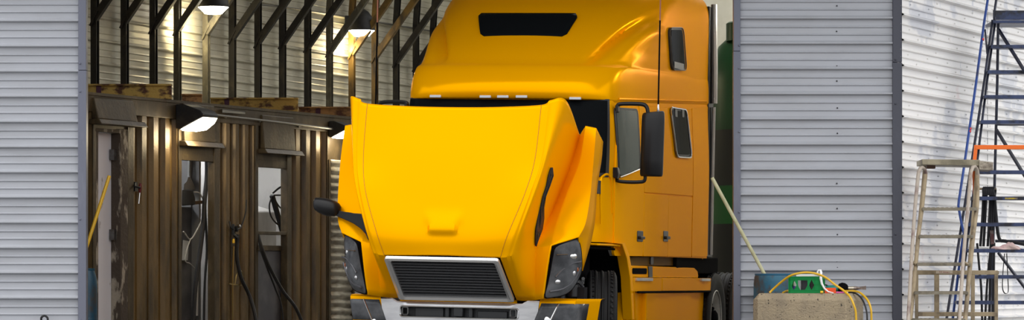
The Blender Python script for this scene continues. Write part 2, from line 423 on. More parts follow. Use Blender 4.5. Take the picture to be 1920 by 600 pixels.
b = MB(); b.hexa([cp(3.0,-1.85,.12),cp(3.04,-1.85,.12),cp(3.04,-.4,.12),cp(3.0,-.4,.12),cp(3.0,-1.85,ZT),cp(3.04,-1.85,ZT),cp(3.04,-.4,ZT),cp(3.0,-.4,ZT)])
for k in range(5): b.hexa([cp(2.985,-1.7+.28*k,.12),cp(3.0,-1.7+.28*k,.12),cp(3.0,-1.62+.28*k,.12),cp(2.985,-1.62+.28*k,.12),cp(2.985,-1.7+.28*k,ZT),cp(3.0,-1.7+.28*k,ZT),cp(3.0,-1.62+.28*k,ZT),cp(2.985,-1.62+.28*k,ZT)])
obj('partition', b, mat('grey_partition',(.20,.20,.205),.5,0,(.15,.15,.155),3,(1,1,.4)), cont, sharp=20)
# awning flaps over the openings, each with a drip lip
def awning(px0, px1, ytop, ybot, ylip, m, out=.10):
    t0, t1 = ct(px0), ct(px1); zt, zb, zl = cz((px0+px1)/2, ytop), cz((px0+px1)/2, ybot), cz((px0+px1)/2, ylip)
    b = MB(); b.hexa([cp(t0,.01,zb),cp(t1,.01,zb),cp(t1,out,zb),cp(t0,out,zb),cp(t0,.01,zt),cp(t1,.01,zt),cp(t1,.04,zt),cp(t0,.04,zt)])
    a = obj('awning_flap', b, m, cont, bevel=.01)
    b = MB(); b.hexa([cp(t0-.05,.01,zl),cp(t1+.1,.01,zl),cp(t1+.1,out+.07,zl),cp(t0-.05,out+.07,zl),cp(t0-.05,.01,zb),cp(t1+.1,.01,zb),cp(t1+.1,out+.03,zb),cp(t0-.05,out+.03,zb)])
    l = obj('drip_lip', b, m, a, bevel=.008)
awning(170, 244, 186, 226, 236, brown_d)
awning(338, 396, 196, 266, 276, brown_d, .06)
awning(486, 545, 218, 281, 290, brown_d, .07)
# door of the first opening: white leaf ajar with hinge and jamb
b = MB(); slab(b, 184, 213.5, .16, cz(200,248), -.16, -.10); leaf = obj('door_leaf', b, door_white, cont, bevel=.006); leaf['label'] = 'dirty white door leaf'
b = MB(); slab(b, 226, 240, .16, cz(235,243), -.10, .02); j = obj('door_jamb', b, peel, cont, bevel=.006); j['label'] = 'jamb with peeling paint'
b = MB(); slab(b, 180, 184.5, .16, cz(182,243), -.08, .015); slab(b, 180, 240, cz(210,249), cz(210,243), -.08, .02); objs('door_frame', b, peel, cont, bevel=.004)
b = MB(); 
for px in (216, 220): b.tube([cq(px,254,-.08), cp(ct(px,-.08),-.08,.2)], .016, 8)
slab(b, 214, 226, cz(220,300), cz(220,280), -.09, -.03); slab(b, 214, 222, cz(220,450), cz(220,430), -.09, -.03)
objs('door_hinge', b, mat('hinge_steel', (.16,.16,.16), .4, .6, (.08,.07,.06), 8), cont)
# lower panel of the third opening
b = MB(); slab(b, 483, 540, .16, cz(510,470), -.12, -.08); obj('lower_panel', b, mat('slate_panel', (.10,.10,.115), .45, 0, (.15,.15,.16), 3), cont, bevel=.006)
b = MB(); slab(b, 483, 540, cz(510,440), cz(510,434), -.18, .01); slab(b, 484, 539, cz(510,470), cz(510,460), -.14, -.06); objs('sill', b, brown_d, cont, bevel=.004)
b = MB(); slab(b, 483, 540, cz(510,314.5), cz(510,301), -.05, .01); slab(b, 340, 403, cz(370,302), cz(370,290), -.05, .01); objs('lintel', b, brown_d, cont, bevel=.004)
# a glowing bar, added under the container ceiling, brightens the whitewashed inside
b = MB(); b.hexa([cp(1.6,-1.4,2.72),cp(5.6,-1.4,2.72),cp(5.6,-1.25,2.72),cp(1.6,-1.25,2.72),cp(1.6,-1.4,2.8),cp(5.6,-1.4,2.8),cp(5.6,-1.25,2.8),cp(1.6,-1.25,2.8)])
tag(obj('fill_bar', b, mat('fill_bar_lit', (1,1,1), .4, 0, emit=(.95,.97,1), power=INSIDE_FILL)), 'added white glowing bar under the container ceiling', 'lamp')

# wall-pack lamps
def wallpack(t, zt, scale, label, power, lit=True):
    base = cp(t, .02, zt-.45)
    r = thing('wall_lamp', base, label, 'lamp', 'wedge wall lamps on the brown container')
    w = .17*scale
    def wp(a, c, d): return cp(t+d, .02+a*scale, zt+c*scale)
    b = MB(); b.prism([(0,0),(.10,.0),(.30,-.07),(.34,-.11),(.34,-.14),(.05,-.27),(0,-.26)], wp, -w, w); obj('housing', b, lamp_black, r, bevel=.012)
    b = MB(); b.prism([(.335,-.142),(.05,-.272),(.075,-.285),(.20,-.27),(.30,-.20),(.332,-.15)], wp, -w*.9, w*.9); obj('lens', b, lamp_lens, r, bevel=.008)
    L = bpy.data.lights.new('wall_lamp_glow', 'POINT'); L.energy = power; L.color = (1,.82,.5); L.shadow_soft_size = .08
    o = bpy.data.objects.new('wall_lamp_glow', L); COL.objects.link(o); o.parent = r; o.location = CN*.22*scale+Vector((0,0,.45-.36*scale))+Vector((0,0,0))
wallpack(ct(341), cz(341,197), 1.02, 'wedge-shaped black wall lamp with bright lens above the second opening', 13)
wallpack(ct(622), cz(622,228), .72, 'small dark wall lamp half hidden behind the raised yellow hood', 7)

# roller shutter at the far end
b = MB(); t0, t1 = ct(618.5), ct(664); z = .16
rows = []
while z < cz(640,303):
    for f, e in ((0,.0),(.3,.028),(.62,.028),(.9,.0)): rows.append((z+f*.094, e-.02))
    z += .094
b.grid([[cp(t0,e,zq), cp(t1,e,zq)] for zq, e in rows])
shut_m = mat('shutter_steel', (.40,.38,.32), .32, .35, (.22,.20,.16), 5, (1,1,3))
sh = thing('roller_shutter', cp((t0+t1)/2,0,.16), 'galvanised roller shutter of horizontal slats beside the raised hood', 'shutter')
obj('curtain', b, shut_m, sh, sharp=25, solid=.01)
b = MB(); 
for px in (617,663): slab(b, px, px+3, .16, cz(640,301), -.04, .03)
objs('guide_rail', b, brown_d, sh)

# conduit pipe along the container top with clips
b = MB(); b.tube([cq(393,214,.10), cq(420,217.5,.08), cq(500,226.5,.08), cq(636,243,.08)], .013, 8)
for px, py in ((423,218),(487,225),(560,234)): b.tube([cq(px,py,.08), cq(px,py+4,.0)], .016, 6)
tag(obj('conduit_pipe', b, conduit_m), 'steel conduit pipe running right from the bright wall lamp under the rusty beams', 'pipe')
b = MB(); b.hexa([cq(417,207,.03)+Vector((0,0,0)),cq(460,212,.03),cq(460,214,.09),cq(417,211,.09),cq(417,204,.03),cq(460,209,.03),cq(460,211,.09),cq(417,206,.09)])
tag(obj('metal_flashing', b, mat('bare_flashing',(.28,.27,.25),.35,.6)), 'bent grey metal flashing at the container top right of the wall lamp', 'flashing')

# rusty yellow beams resting on the container roof
beam_m = mat('rusty_yellow_beam', (.62,.41,.09), .6, 0, (.10,.035,.012), 5.5, (1,1,1.6), .50, .60, bump=.3, bscale=40)
beam_r = mat('rusty_orange_beam', (.55,.30,.10), .6, 0, (.13,.045,.02), 5, (1,1,1.6), .46, .60, bump=.3, bscale=40)
purple = mat('purple_primer', (.10,.025,.055), .6)
def beam(px0, px1, D, h, m, label, band=None, tilt=0.0):
    z = ZT+.032; x0, x1 = (px0-CX)*D/F, (px1-CX)*D/F
    r = thing('rusty_beam', (x1, D, z), label, 'beam', 'rusty beams on the container roof')
    b = MB()
    f = .018
    for (ya, yb, za, zb) in ((-.07,.07,0,f),(-.07,.07,h-f,h),(-.006,.006,f,h-f)):
        b.hexa([(x0,D+ya,z+za),(x1,D+ya-tilt,z+za),(x1,D+yb-tilt,z+za),(x0,D+yb,z+za),(x0,D+ya,z+zb),(x1,D+ya-tilt,z+zb),(x1,D+yb-tilt,z+zb),(x0,D+yb,z+zb)])
    obj('beam_body', b, m, r)
    if band:
        b = MB(); xa, xb = (band-CX)*D/F, (band+9-CX)*D/F; b.box((xa,D-.02,z+f+.002),(xb,D-.0061,z+h-f-.002)); obj('paint_mark', b, purple, r)
beam(110, 322, 37.45, .165, beam_m, 'rusty yellow beam with purple mark nearest the left door leaf', 181)
beam(341, 379, 38.6, .12, beam_r, 'short stub of rusty orange beam behind the bright wall lamp')
beam(395, 559, 40.2, .165, beam_m, 'rusty yellow beam over the middle of the container', 421)
beam(560, 690, 41.6, .13, beam_r, 'farthest rusty orange beam, ending behind the raised hood', 592)

# things around and inside the container
gas = mat('scuffed_blue_paint', (.015,.075,.13), .4, .1, (.05,.055,.06), 6, (1,1,.6), .5, .62)
D = 35.1; c = at(163.5, 600, D); c.z = 0; zt = HC+(HY-503)*D/F
g = thing('gas_cylinder', c, 'scuffed blue gas cylinder standing by the left door leaf', 'cylinder')
b = MB(); b.lathe([(.085,0),(.105,.02),(.105,zt-.20),(.097,zt-.1),(.075,zt-.02)], c, (0,0,1), 24); b.lathe([(.107,.52),(.109,.53),(.109,.55),(.107,.56)], c, (0,0,1), 24, caps=False); obj('body', b, gas, g)
b = MB(); b.lathe([(.078,zt-.024),(.080,zt-.02),(.080,zt),(.075,zt)], c, (0,0,1), 24); obj('cap', b, gas, g)
b = MB(); b.tube([at(205,330,34.9), at(166,452,34.7), at(88,690,34.45)], [.018,.018,.018], 10)
p_ = b.bm
tag(obj('leaning_pole', b, mat('yellow_plastic',(.85,.50,.02),.4)), 'bright yellow pole leaning in front of the white door leaf', 'pole')
# screwdriver in a hook on the container wall
sd = thing('screwdriver', cq(262,383,.06), 'red-handled screwdriver hanging on the brown container wall', 'screwdriver')
b = MB(); b.tube([cq(263.5,344,.07), cq(263,350,.07), cq(262,361,.06)], [.012,.018,.012], 10); obj('handle', b, mat('red_plastic',(.16,.008,.012),.4), sd)
b = MB(); b.tube([cq(262,361,.06), cq(260,382,.06)], .006, 8); obj('shaft', b, mat('chrome',(.7,.7,.7),.15,1), sd)
b = MB(); b.tube([cq(253,343,.0), cq(253,350,.05), cq(263,352,.085)], .012, 8); b.prism([(-.03,-.05),(.03,-.05),(.02,.05),(-.03,.05)], lambda a,c_,d: cq(253,350,0)+CD*a+CN*d+Vector((0,0,c_)), -.03, .02)
tag(obj('wall_hook', b, rubber), 'small black hook holding the screwdriver on the container wall', 'hook')
# hanging wrench, brass lance and hose on the middle wall panel
hg = thing('hose_gun', cq(440,450,.05), 'black and silver hose gun hanging on the middle panel of the container', 'hose gun')
b = MB(); b.bar(cq(437,420,.05), cq(438,440,.05), .035, .03); b.bar(cq(442,424,.06), cq(444,434,.06), .04, .03); b.bar(cq(438,440,.06), cq(445,446,.06), .025, .03); obj('body', b, rubber, hg, bevel=.006)
b = MB(); b.lathe([(.012,0),(.018,.01),(.018,.04),(.01,.05)], cq(444,424,.08), CN, 10); obj('fitting', b, MATS['chrome'], hg)
b = MB(); b.tube([cq(446,440,.05), cq(444,480,.05), cq(452,520,.08), cq(468,555,.12), cq(478,590,.2), cq(486,640,.3)], .022, 8, smooth=5)
tag(obj('air_hose', b, rubber), 'black air hose hanging from the hose gun on the middle panel', 'hose')
br = thing('brass_lance', cq(437,600,.06), 'thin brass spray lance with yellow tip hanging on the middle panel', 'lance')
brass = mat('brass', (.45,.34,.14), .35, .9)
b = MB(); b.tube([cq(438,462,.05), cq(436,520,.05), cq(436,600,.05), cq(436,660,.05)], .010, 8); b.bar(cq(429,532,.05), cq(452,535,.05), .012, .012); b.tube([cq(440,535,.05),cq(444,514,.05),cq(452,508,.05),cq(456,520,.05)], .007, 6, smooth=4); obj('tube', b, brass, br)
b = MB(); b.lathe([(.014,0),(.016,.02),(.010,.05)], cq(438,456,.05), (0,0,1), 10); obj('tip', b, MATS['yellow_plastic'], br)
b = MB(); b.tube([cq(462,375,.04), cq(460,400,.05), cq(452,425,.06), cq(444,430,.06), cq(434,428,.05), cq(430,415,.03)], .009, 6, smooth=5)
tag(obj('thin_cable', b, rubber), 'thin dark cable looping above the hose gun', 'cable')
# cables falling out of the third opening
b = MB(); b.tube([cq(483,436,-.02), cq(490,462,.05), cq(505,500,.10), cq(530,545,.18), cq(556,580,.3), cq(580,640,.4)], .020, 8, smooth=5)
tag(obj('power_cable', b, rubber), 'thick black cable falling from the sill of the third opening', 'cable', 'cables at the third opening')
b = MB(); b.tube([cq(485,440,-.02), cq(488,465,.03), cq(500,500,.08), cq(516,540,.1), cq(528,575,.16), cq(534,640,.2)], .011, 8, smooth=5)
tag(obj('power_cable', b, rubber), 'thinner black cable hanging left of the thick one at the third opening', 'cable', 'cables at the third opening')
# inside the third opening: black stand with cable loops against the whitewashed wall
b = MB(); b.bar(cq(510,366,-.3), cq(533,446,-.3), .05, .04)
b.tube([cq(512,362,-.3), cq(524,352,-.3), cq(536,347,-.3)], .012, 6, smooth=4); b.tube([cq(511,366,-.3), cq(536,366,-.3)], .010, 6)
b.tube([cq(510,368,-.3), cq(505,385,-.3), cq(508,405,-.3), cq(520,420,-.3), cq(537,426,-.3)], .010, 6, smooth=5)
b.tube([cq(514,372,-.3), cq(524,388,-.3), cq(536,394,-.3)], .010, 6, smooth=4)
tag(obj('cable_stand', b, rubber), 'black slanted stand with cable loops seen inside the third opening', 'stand')
b = MB(); b.tube([cq(535,312,-.25), cq(532,325,-.25), cq(531,340,-.25), cq(534,352,-.25), cq(540,354,-.25)], .022, 8, smooth=5)
tag(obj('cable_coil', b, rubber), 'black cable coil hung at the right jamb of the third opening', 'cable')
b = MB(); b.hexa([cq(485,378,-1.0),cq(521,378,-1.0),cq(521,378,-.7),cq(485,378,-.7),cq(485,378,-1.0)+Vector((0,0,.02)),cq(521,378,-1)+Vector((0,0,.02)),cq(521,378,-.7)+Vector((0,0,.02)),cq(485,378,-.7)+Vector((0,0,.02))])
b = MB(); tS0, tS1 = ct(470,-1.0), ct(519,-1.0); zs = cz(500,378,-1.0)
b.hexa([cp(tS0,-1.4,.12),cp(tS1,-1.4,.12),cp(tS1,-1.0,.12),cp(tS0,-1.0,.12),cp(tS0,-1.4,zs),cp(tS1,-1.4,zs),cp(tS1,-1.0,zs-.12),cp(tS0,-1.0,zs-.12)])
tag(obj('white_cabinet', b, inside_white, bevel=.02), 'whitewashed cabinet with sloping top inside the third opening', 'cabinet')
# inside the second opening: switch cabinet, black box, conduit, cables
jb = thing('switch_cabinet', cq(356,440,-.5), 'grey switch cabinet on its stand inside the second opening', 'cabinet')
greyp = mat('grey_enamel', (.30,.30,.30), .45, 0, (.22,.22,.21), 6)
b = MB(); b.prism([(344,356),(366,356),(366,352),(363,344),(360,338),(357,332),(353,332),(350,340),(345,345)], lambda a,c_,d: cq(a,c_,d), -.55, -.45); obj('hood', b, greyp, jb, bevel=.004)
b = MB(); b.tube([cq(355,332,-.5), cq(356,298,-.5)], .02, 8); b.tube([cq(364,332,-.5), cq(364,298,-.5)], .012, 8); objs('conduit', b, greyp, jb)
b = MB(); b.prism([(338,600),(360,600),(360,388),(338,388)], lambda a,c_,d: cq(a,c_,d), -.62, -.5); obj('panel', b, mat('dull_grey_panel',(.13,.13,.14),.5,0,(.19,.19,.2),4), jb, bevel=.004)
b = MB(); b.prism([(341,356),(362,356),(362,360),(366,372),(366,384),(341,386)], lambda a,c_,d: cq(a,c_,d), -.42, -.2)
tag(obj('black_box', b, rubber, bevel=.01), 'black box on a bracket inside the second opening', 'box')
b = MB(); b.prism([(361,384),(380,382),(380,376),(361,377)], lambda a,c_,d: cq(a,c_,d), -.40, -.3)
tag(obj('shelf_bracket', b, mat('brown_timber',(.10,.06,.035),.7), bevel=.004), 'short brown bracket under the black box in the second opening', 'bracket')
for k, (pts, r_, lab) in enumerate(((((388,290),(388,330),(384,370),(381,420),(374,480),(366,540),(362,620)), .026, 'thick black cable running down the right side of the second opening'),
        (((384,380),(386,420),(388,470),(384,530),(382,620)), .014, 'slim black cable next to the thick one in the second opening'))):
    b = MB(); b.tube([cq(x,y,-.12) for x,y in pts], r_, 8, smooth=4); tag(obj('hanging_cable', b, rubber), lab, 'cable', 'cables in the second opening')
b = MB(); wc = mat('pale_cable',(.38,.37,.35),.5)
b.tube([cq(378,414,-.2), cq(370,430,-.2), cq(357,449,-.2), cq(344,434,-.2)], .009, 6, smooth=4); 
tag(obj('pale_cable', b, wc), 'thin pale cable drooping below the black box in the second opening', 'cable', 'pale cables in the second opening')
b = MB(); b.tube([cq(357,449,-.18), cq(350,470,-.18), cq(348,490,-.18), cq(356,494,-.18), cq(367,505,-.18)], .007, 6, smooth=4)
tag(obj('pale_cable', b, wc), 'thin pale cable hanging in front of the pale blue sheet in the second opening', 'cable', 'pale cables in the second opening')
b = MB(); b.tube([cq(364,360,-.2), cq(374,362,-.2), cq(380,372,-.2)], .008, 6, smooth=4)
tag(obj('pale_cable', b, wc), 'short pale cable leaving the top right of the black box in the second opening', 'cable', 'pale cables in the second opening')
b = MB(); b.prism([(341,488),(352,488),(354,452),(343,450)], lambda a,c_,d: cq(a,c_,d), -.48, -.44)
tag(obj('paper_notice', b, mat('pale_paper',(.70,.74,.78),.6)), 'crumpled pale blue sheet hanging low in the second opening', 'paper')
b = MB(); b.tube([cq(369,520,-.4), cq(368.5,592,-.4)], .018, 8); b.tube([cq(370,300,-.6), cq(370,520,-.6)], .02, 8)  # pale tubes imitate bright slits of daylight
tag(obj('daylight_slit', b, mat('slit_white',(.75,.72,.68),.4)), 'slim pale bar in place of a daylight slit in the second opening', 'tube')
b = MB(); b.tube([at(78,604,33.9), at(77.5,596,33.88), at(83,592,33.88), at(89,596,33.88), at(89,604,33.88), at(86,612,33.9)], .011, 8, smooth=5)
tag(obj('door_hook', b, rubber), 'black ring-shaped hook on the left grey door leaf at the bottom edge', 'hook')
# ================================================================== THE TRUCK  (local frame: u across, v backwards, w up)
yellow = mat('yellow_truck_paint', (.92,.40,.0), .22, .24, spec=.5, tint=(1,.46,.0), ior=1.05)
glossy_black = mat('black_plastic', (.012,.012,.014), .32)
satin_black = mat('satin_black_mirror', (.010,.010,.011), .34, ior=1.35)
matt_black = mat('matt_black', (.005,.005,.006), .75, spec=.3, ior=1.1)
mesh_black = mat('vent_mesh', (.012,.012,.012), .5, 0, bump=.8, bscale=140)
chrome = MATS['chrome']
dull_chrome = mat('brushed_bumper_steel', (.62,.62,.63), .30, .85, (.48,.48,.50), 6, (.6,1,3), .45, .7)
dark_glass = mat('dark_glass', (.006,.007,.008), .05, 0, spec=.3, ior=1.05)
green_glass = mat('door_glass', (.05,.068,.056), .06, 0, spec=.5, ior=1.3)
tyre = mat('tyre_rubber', (.007,.007,.0075), .6, 0, bump=.1, spec=.25)
white_lens = mat('marker_lens', (.55,.58,.62), .25)
lamp_dark = mat('smoked_lens', (.045,.047,.052), .16, 0, (.11,.114,.122), 4, (1,1,1), .4, .65, ior=1.3)
amber = mat('amber_lens', (.30,.07,.01), .25)
TH, RO = math.radians(14.5), math.radians(1.2)
tc_, ts_, rc, rs = math.cos(TH), math.sin(TH), math.cos(RO), math.sin(RO)
TO = Vector((-.51,32,0)); TU = Vector((tc_*rc,-ts_*rc,-rs)); TV = Vector((ts_,tc_,0)); TW = Vector((tc_*rs,-ts_*rs,rc))
truck = bpy.data.objects.new('semi_truck', None); COL.objects.link(truck)
truck.matrix_world = Matrix(((TU.x,TV.x,TW.x,TO.x),(TU.y,TV.y,TW.y,TO.y),(TU.z,TV.z,TW.z,TO.z),(0,0,0,1)))
tag(truck, 'bright yellow sleeper-cab semi truck with its hood tilted open', 'truck')
def inv(px, py, u=None, v=None, w=None):
    cam_ = Vector((0,0,HC))-TO; ray = Vector(((px-CX)/F,1,(HY-py)/F))
    co = (cam_.dot(TU),cam_.dot(TV),cam_.dot(TW)); d = (ray.dot(TU),ray.dot(TV),ray.dot(TW))
    i, val = [(k,x) for k,x in enumerate((u,v,w)) if x is not None][0]
    t = (val-co[i])/d[i]; return Vector([co[k]+t*d[k] for k in range(3)])
US = [(1.0,.95),(1.5,1.02),(2,1.09),(2.6,1.14),(3.3,1.19),(4.2,1.22),(5.6,1.24),(9,1.24)]
def us(v, w=1.5):
    return interp(v, US) - .03*min(max((w-2.0)/.72,0),1)**2
def sd_(px, py, off=0.0):                  # photo pixel -> (v, w) on the truck's side
    v = 3.0
    for _ in range(50):
        p = inv(px, py, u=us(v, 2)+off); v = .5*v+.5*p.y
    return (p.y, p.z)
TP = truck
def patch(name, poly, m, proud=.006, thick=.025, parent=None, bevel=.004, sgn=1, fn=None, step=.14):
    """panel lying on the truck's side: polygon in (v, w)"""
    fn = fn or us
    mb = MB(); bm = mb.bm
    bm.faces.new([bm.verts.new((0,a,c)) for a,c in poly])
    lo, hi = min(p[0] for p in poly), max(p[0] for p in poly)
    x = math.ceil(lo/step)*step
    while x < hi:
        bmesh.ops.bisect_plane(bm, geom=bm.verts[:]+bm.edges[:]+bm.faces[:], plane_co=(0,x,0), plane_no=(0,1,0)); x += step
    lo, hi = min(p[1] for p in poly), max(p[1] for p in poly)
    x = math.ceil(lo/.2)*.2
    while x < hi:
        bmesh.ops.bisect_plane(bm, geom=bm.verts[:]+bm.edges[:]+bm.faces[:], plane_co=(0,0,x), plane_no=(0,0,1)); x += .2
    for v in bm.verts: v.co.x = fn(v.co.y, v.co.z)+proud
    r = bmesh.ops.extrude_face_region(bm, geom=bm.faces[:])
    for v in [g for g in r['geom'] if isinstance(g, bmesh.types.BMVert)]: v.co.x -= thick
    if sgn < 0:
        for v in bm.verts: v.co.x *= -1
    return obj(name, mb, m, parent or TP, bevel=bevel, seg=3)
def ring_on(poly, fn, proud):
    return [Vector((fn(a,c)+proud,a,c)) for a,c in poly]

# ---- cab shell in horizontal slices
def bez(p, n):
    out = []
    for i in range(n+1):
        t = i/n; a = (1-t)**3; b_ = 3*t*(1-t)**2; c_ = 3*t*t*(1-t); d = t**3
        out.append((a*p[0][0]+b_*p[1][0]+c_*p[2][0]+d*p[3][0], a*p[0][1]+b_*p[1][1]+c_*p[2][1]+d*p[3][1]))
    return out
def slice_pts(vf, a, kc, vs, w, out_=0.0, n=20, back=5.6, vend=None):
    s1 = us(vs, min(w,2.72))+out_
    pts = bez([(0,vf),(a,vf),(s1-(1-kc)*.10,vf+(vs-vf)*(.25 if kc < .9 else .12)),(s1,vs)], n)
    m = 9
    for i in range(1, m+1):
        v = vs+(back-vs)*i/m; pts.append((us(v, min(w,2.72))+out_, v))
    return pts
def full(pts, w, shift=0.0):
    R = [(u, v, w+shift*max(v-1.6,0)) for u, v in pts]
    Lh = [(-u, v, z) for u, v, z in R[:0:-1]]
    return [Vector(p) for p in Lh+R]
b = MB(); rows = []
def shell_front(w): return 1.15 if w < 1.95 else 1.15+(w-1.95)/.77*.43
for w in (1.21,1.4,1.6,1.8,1.949,1.951,2.1,2.3,2.5,2.64,2.72):
    rows.append([Vector((p.x,p.y,max(p.z,1.335) if p.y < 1.80 and w < 1.5 else p.z)) for p in full(slice_pts(shell_front(w), .86, .5, 1.75, w), w, .045*max(0,(w-1.9)/.82))])
V = b.grid(rows); b.bm.faces.new(V[0])
obj('cab_shell', b, yellow, TP, sharp=40)
# back of the cab
b = MB(); b.box((-1.2,5.55,1.2),(1.2,5.6,3.9)); obj('cab_back_wall', b, yellow, TP)
# ---- roof fairing with visor band
R_ = [ # w, front v, a(front flatness), corner k, side start v, out
 (2.700,1.62,.88,.6,1.85,.000),(2.722,1.535,.90,.55,1.85,.012),(2.735,1.495,.92,.5,1.88,.014),(2.80,1.475,.92,.5,1.92,.014),(2.90,1.51,.90,.5,2.0,.012),
 (3.00,1.60,.88,.45,2.1,.008),(3.055,1.68,.86,.4,2.2,.004),(3.085,1.76,.84,.3,2.35,.000),(3.14,1.85,.82,.2,2.5,.0),(3.25,1.99,.82,.1,2.75,.0),
 (3.40,2.18,.80,.05,3.0,.0),(3.55,2.37,.78,.0,3.25,.0),(3.70,2.58,.74,.0,3.5,.0),(3.85,2.86,.70,.0,3.8,-.005),(3.96,3.2,.66,.0,4.1,-.03),(4.03,3.6,.6,.0,4.4,-.09),(4.06,4.2,.5,.0,4.8,-.2)]
VAL = [(3.06,.74),(3.2,.81),(3.4,.93),(3.6,1.07),(3.75,1.15)]
def smooth(x): x = min(max(x,0),1); return x*x*(3-2*x)
dense = []
Rv = [Vector(r[:3]) for r in R_]; Rw = [Vector(r[3:]) for r in R_]
A_, B_ = crom(Rv, 4), crom(Rw, 4)
b = MB(); rows = []
for p, q in zip(A_, B_):
    w = p.x; pts = slice_pts(p.y, p.z, max(q.x,0), q.y, w, q.z, n=36)
    if w > 3.05:
        uv = interp(w, VAL); fade = smooth((w-3.06)/.10)*(1-smooth((w-3.45)/.30)); np_ = []
        for (u, v) in pts:
            g = math.exp(-((u-uv)/.05)**2)*.085*fade
            bulge = math.exp(-((u-uv-.14)/.10)**2)*.05*fade if v < 3.2 else 0
            np_.append((u-g*.5+bulge*.6, v+g-bulge*.5))
        pts = np_
    rows.append(full(pts, w, .045*max(0,1-(w-2.70)/.6)))
V = b.grid(rows); b.bm.faces.new(V[-1])
obj('roof_fairing', b, yellow, TP, sharp=50)
# roof skylight: dark pane following the slope
def roof_v(w): return interp(w, [(r[0],r[1]) for r in R_])
b = MB(); rows = []
T = [inv(x,y,v=2.55) for x,y in ((899,25),(1088,25))]; Bt = [inv(x,y,v=2.2) for x,y in ((902,66),(1061,67))]
for i in range(9):
    t = i/8; wz = lerp(Bt[0].z, T[0].z, t)
    l = lerp(Bt[0].x, T[0].x, t); r = lerp(Bt[1].x, T[1].x, t)
    k = .02*max(0,1-abs(t-.5)*-0-1)
    cut = .035*(max(0,(.15-t)/.15)**2+max(0,(t-.85)/.15)**2)
    l += cut; r -= cut
    rows.append([Vector((lerp(l,r,j/14), roof_v(wz)+.10*(abs(lerp(l,r,j/14)))**2.6*.45-.008, wz)) for j in range(15)])
b.grid(rows); obj('roof_skylight', b, dark_glass, TP, solid=.03)
# marker lamps
for px, py in ((815,180),(910,181),(943,181),(978,181),(1077,184)):
    p = inv(px, py, v=1.49); b = MB(); hw = .058
    dv = .03*(abs(p.x)/.7)**3
    q = lambda du, dw, dv_: Vector((p.x+du, p.y+dv+dv_, p.z+dw))
    b.hexa([q(-hw,-.014,-.014),q(hw,-.014,-.014),q(hw,-.014,.02),q(-hw,-.014,.02),q(-hw,.012,-.012),q(hw,.012,-.012),q(hw,.012,.02),q(-hw,.012,.02)])
    ml = obj('marker_lamp', b, white_lens, TP, bevel=.005); ml['label'] = 'pale marker lamp'
# ---- windshield: dark glass with black border and edge
def wind(mb, w0, w1, amax, proud):
    rows = []
    for i in range(9):
        w = lerp(w0, w1, i/8); pts = slice_pts(shell_front(w), .86, .5, 1.75, w, n=40)[:41]
        pts = pts[:int(40*amax)+1]
        P = full([(u*1.0, v-proud) for u, v in pts], w, .0)
        rows.append([Vector((p.x*(1+proud*.6), p.y, p.z)) for p in P])
    mb.grid(rows)
b = MB(); wind(b, 1.97, 2.735, .90, .010); obj('windshield_seal', b, rubber, TP, sharp=60)
b = MB(); wind(b, 2.01, 2.72, .84, .022); obj('windshield', b, dark_glass, TP, sharp=60)
for s in (-1, 1):
    b = MB(); b.tube([(s*.10,1.10,1.99),(s*.35,1.12,2.03),(s*.72,1.17,2.06)], .012, 6); b.bar((s*.2,1.10,2.0),(s*.8,1.16,2.05),.02,.014); objs('wiper', b, matt_black, TP)
# ---- side panels, doors, windows
def P(*pxs): return [sd_(x,y) for x,y in pxs]
vA, vB = sd_(1151,420)[0], sd_(1205,420)[0]
w0 = 1.205
door = patch('door', round_poly([(vA,w0),(vB,w0+.005),(vB-.0,1.845),(vB-.16,2.70),(vA+.08,2.69),(vA-.02,2.0)], .05), yellow, .010, .03)
win = patch('door_window_frame', round_poly(P((1154,201),(1199,204),(1199.5,318),(1157,336)), .07), rubber, .013, .01, door, .003)
patch('door_window', round_poly(P((1157,206),(1195.5,208),(1196,315),(1159,330)), .05), green_glass, .017, .01, door, .003)
def ring(name, poly, r, m, parent, proud, fn=None):
    fn = fn or us
    mb = MB(); pts = ring_on(poly, fn, proud); mb.tube(pts+[pts[0]], r, 6); return obj(name, mb, m, parent)
b = MB(); q = [Vector((us(a,c)+.02,a,c)) for a,c in P((1159,332),(1175,326),(1196,317))]; b.tube(q, .009, 6); obj('window_trim', b, chrome, door)
def handle(px, py, parent):
    v, w = sd_(px, py)
    h = patch('door_handle', round_poly([(v-.10,w-.055),(v+.10,w-.055),(v+.10,w+.055),(v-.10,w+.055)], .02), glossy_black, .016, .02, parent, .004)
    patch('handle_grip', round_poly([(v-.075,w-.03),(v+.075,w-.03),(v+.075,w+.0),(v-.075,w+.0)], .01), satin_black, .045, .03, h, .006)
handle(1198, 443, door)
vC, vD, vE = sd_(1245,420)[0], sd_(1296,420)[0], sd_(1326,420)[0]
patch('sleeper_panel', round_poly([(vB+.012,1.852),(vD,1.866),(vD,2.79),(vB-.14,2.72)], .02), yellow, .010, .03)
patch('luggage_panel', round_poly([(vB+.012,w0+.005),(vC+.14,w0+.01),(vC+.14,1.846),(vB+.012,1.842)], .02), yellow, .010, .03)
lug = patch('luggage_door', round_poly([(vC+.152,w0+.01),(vD,w0+.015),(vD,1.856),(vC+.152,1.848)], .02), yellow, .008, .03)
handle(1246, 443, lug)
patch('rear_quarter', round_poly([(vD+.012,w0+.015),(5.58,w0+.03),(5.58,2.86),(vD+.012,2.80)], .02), yellow, .012, .03)
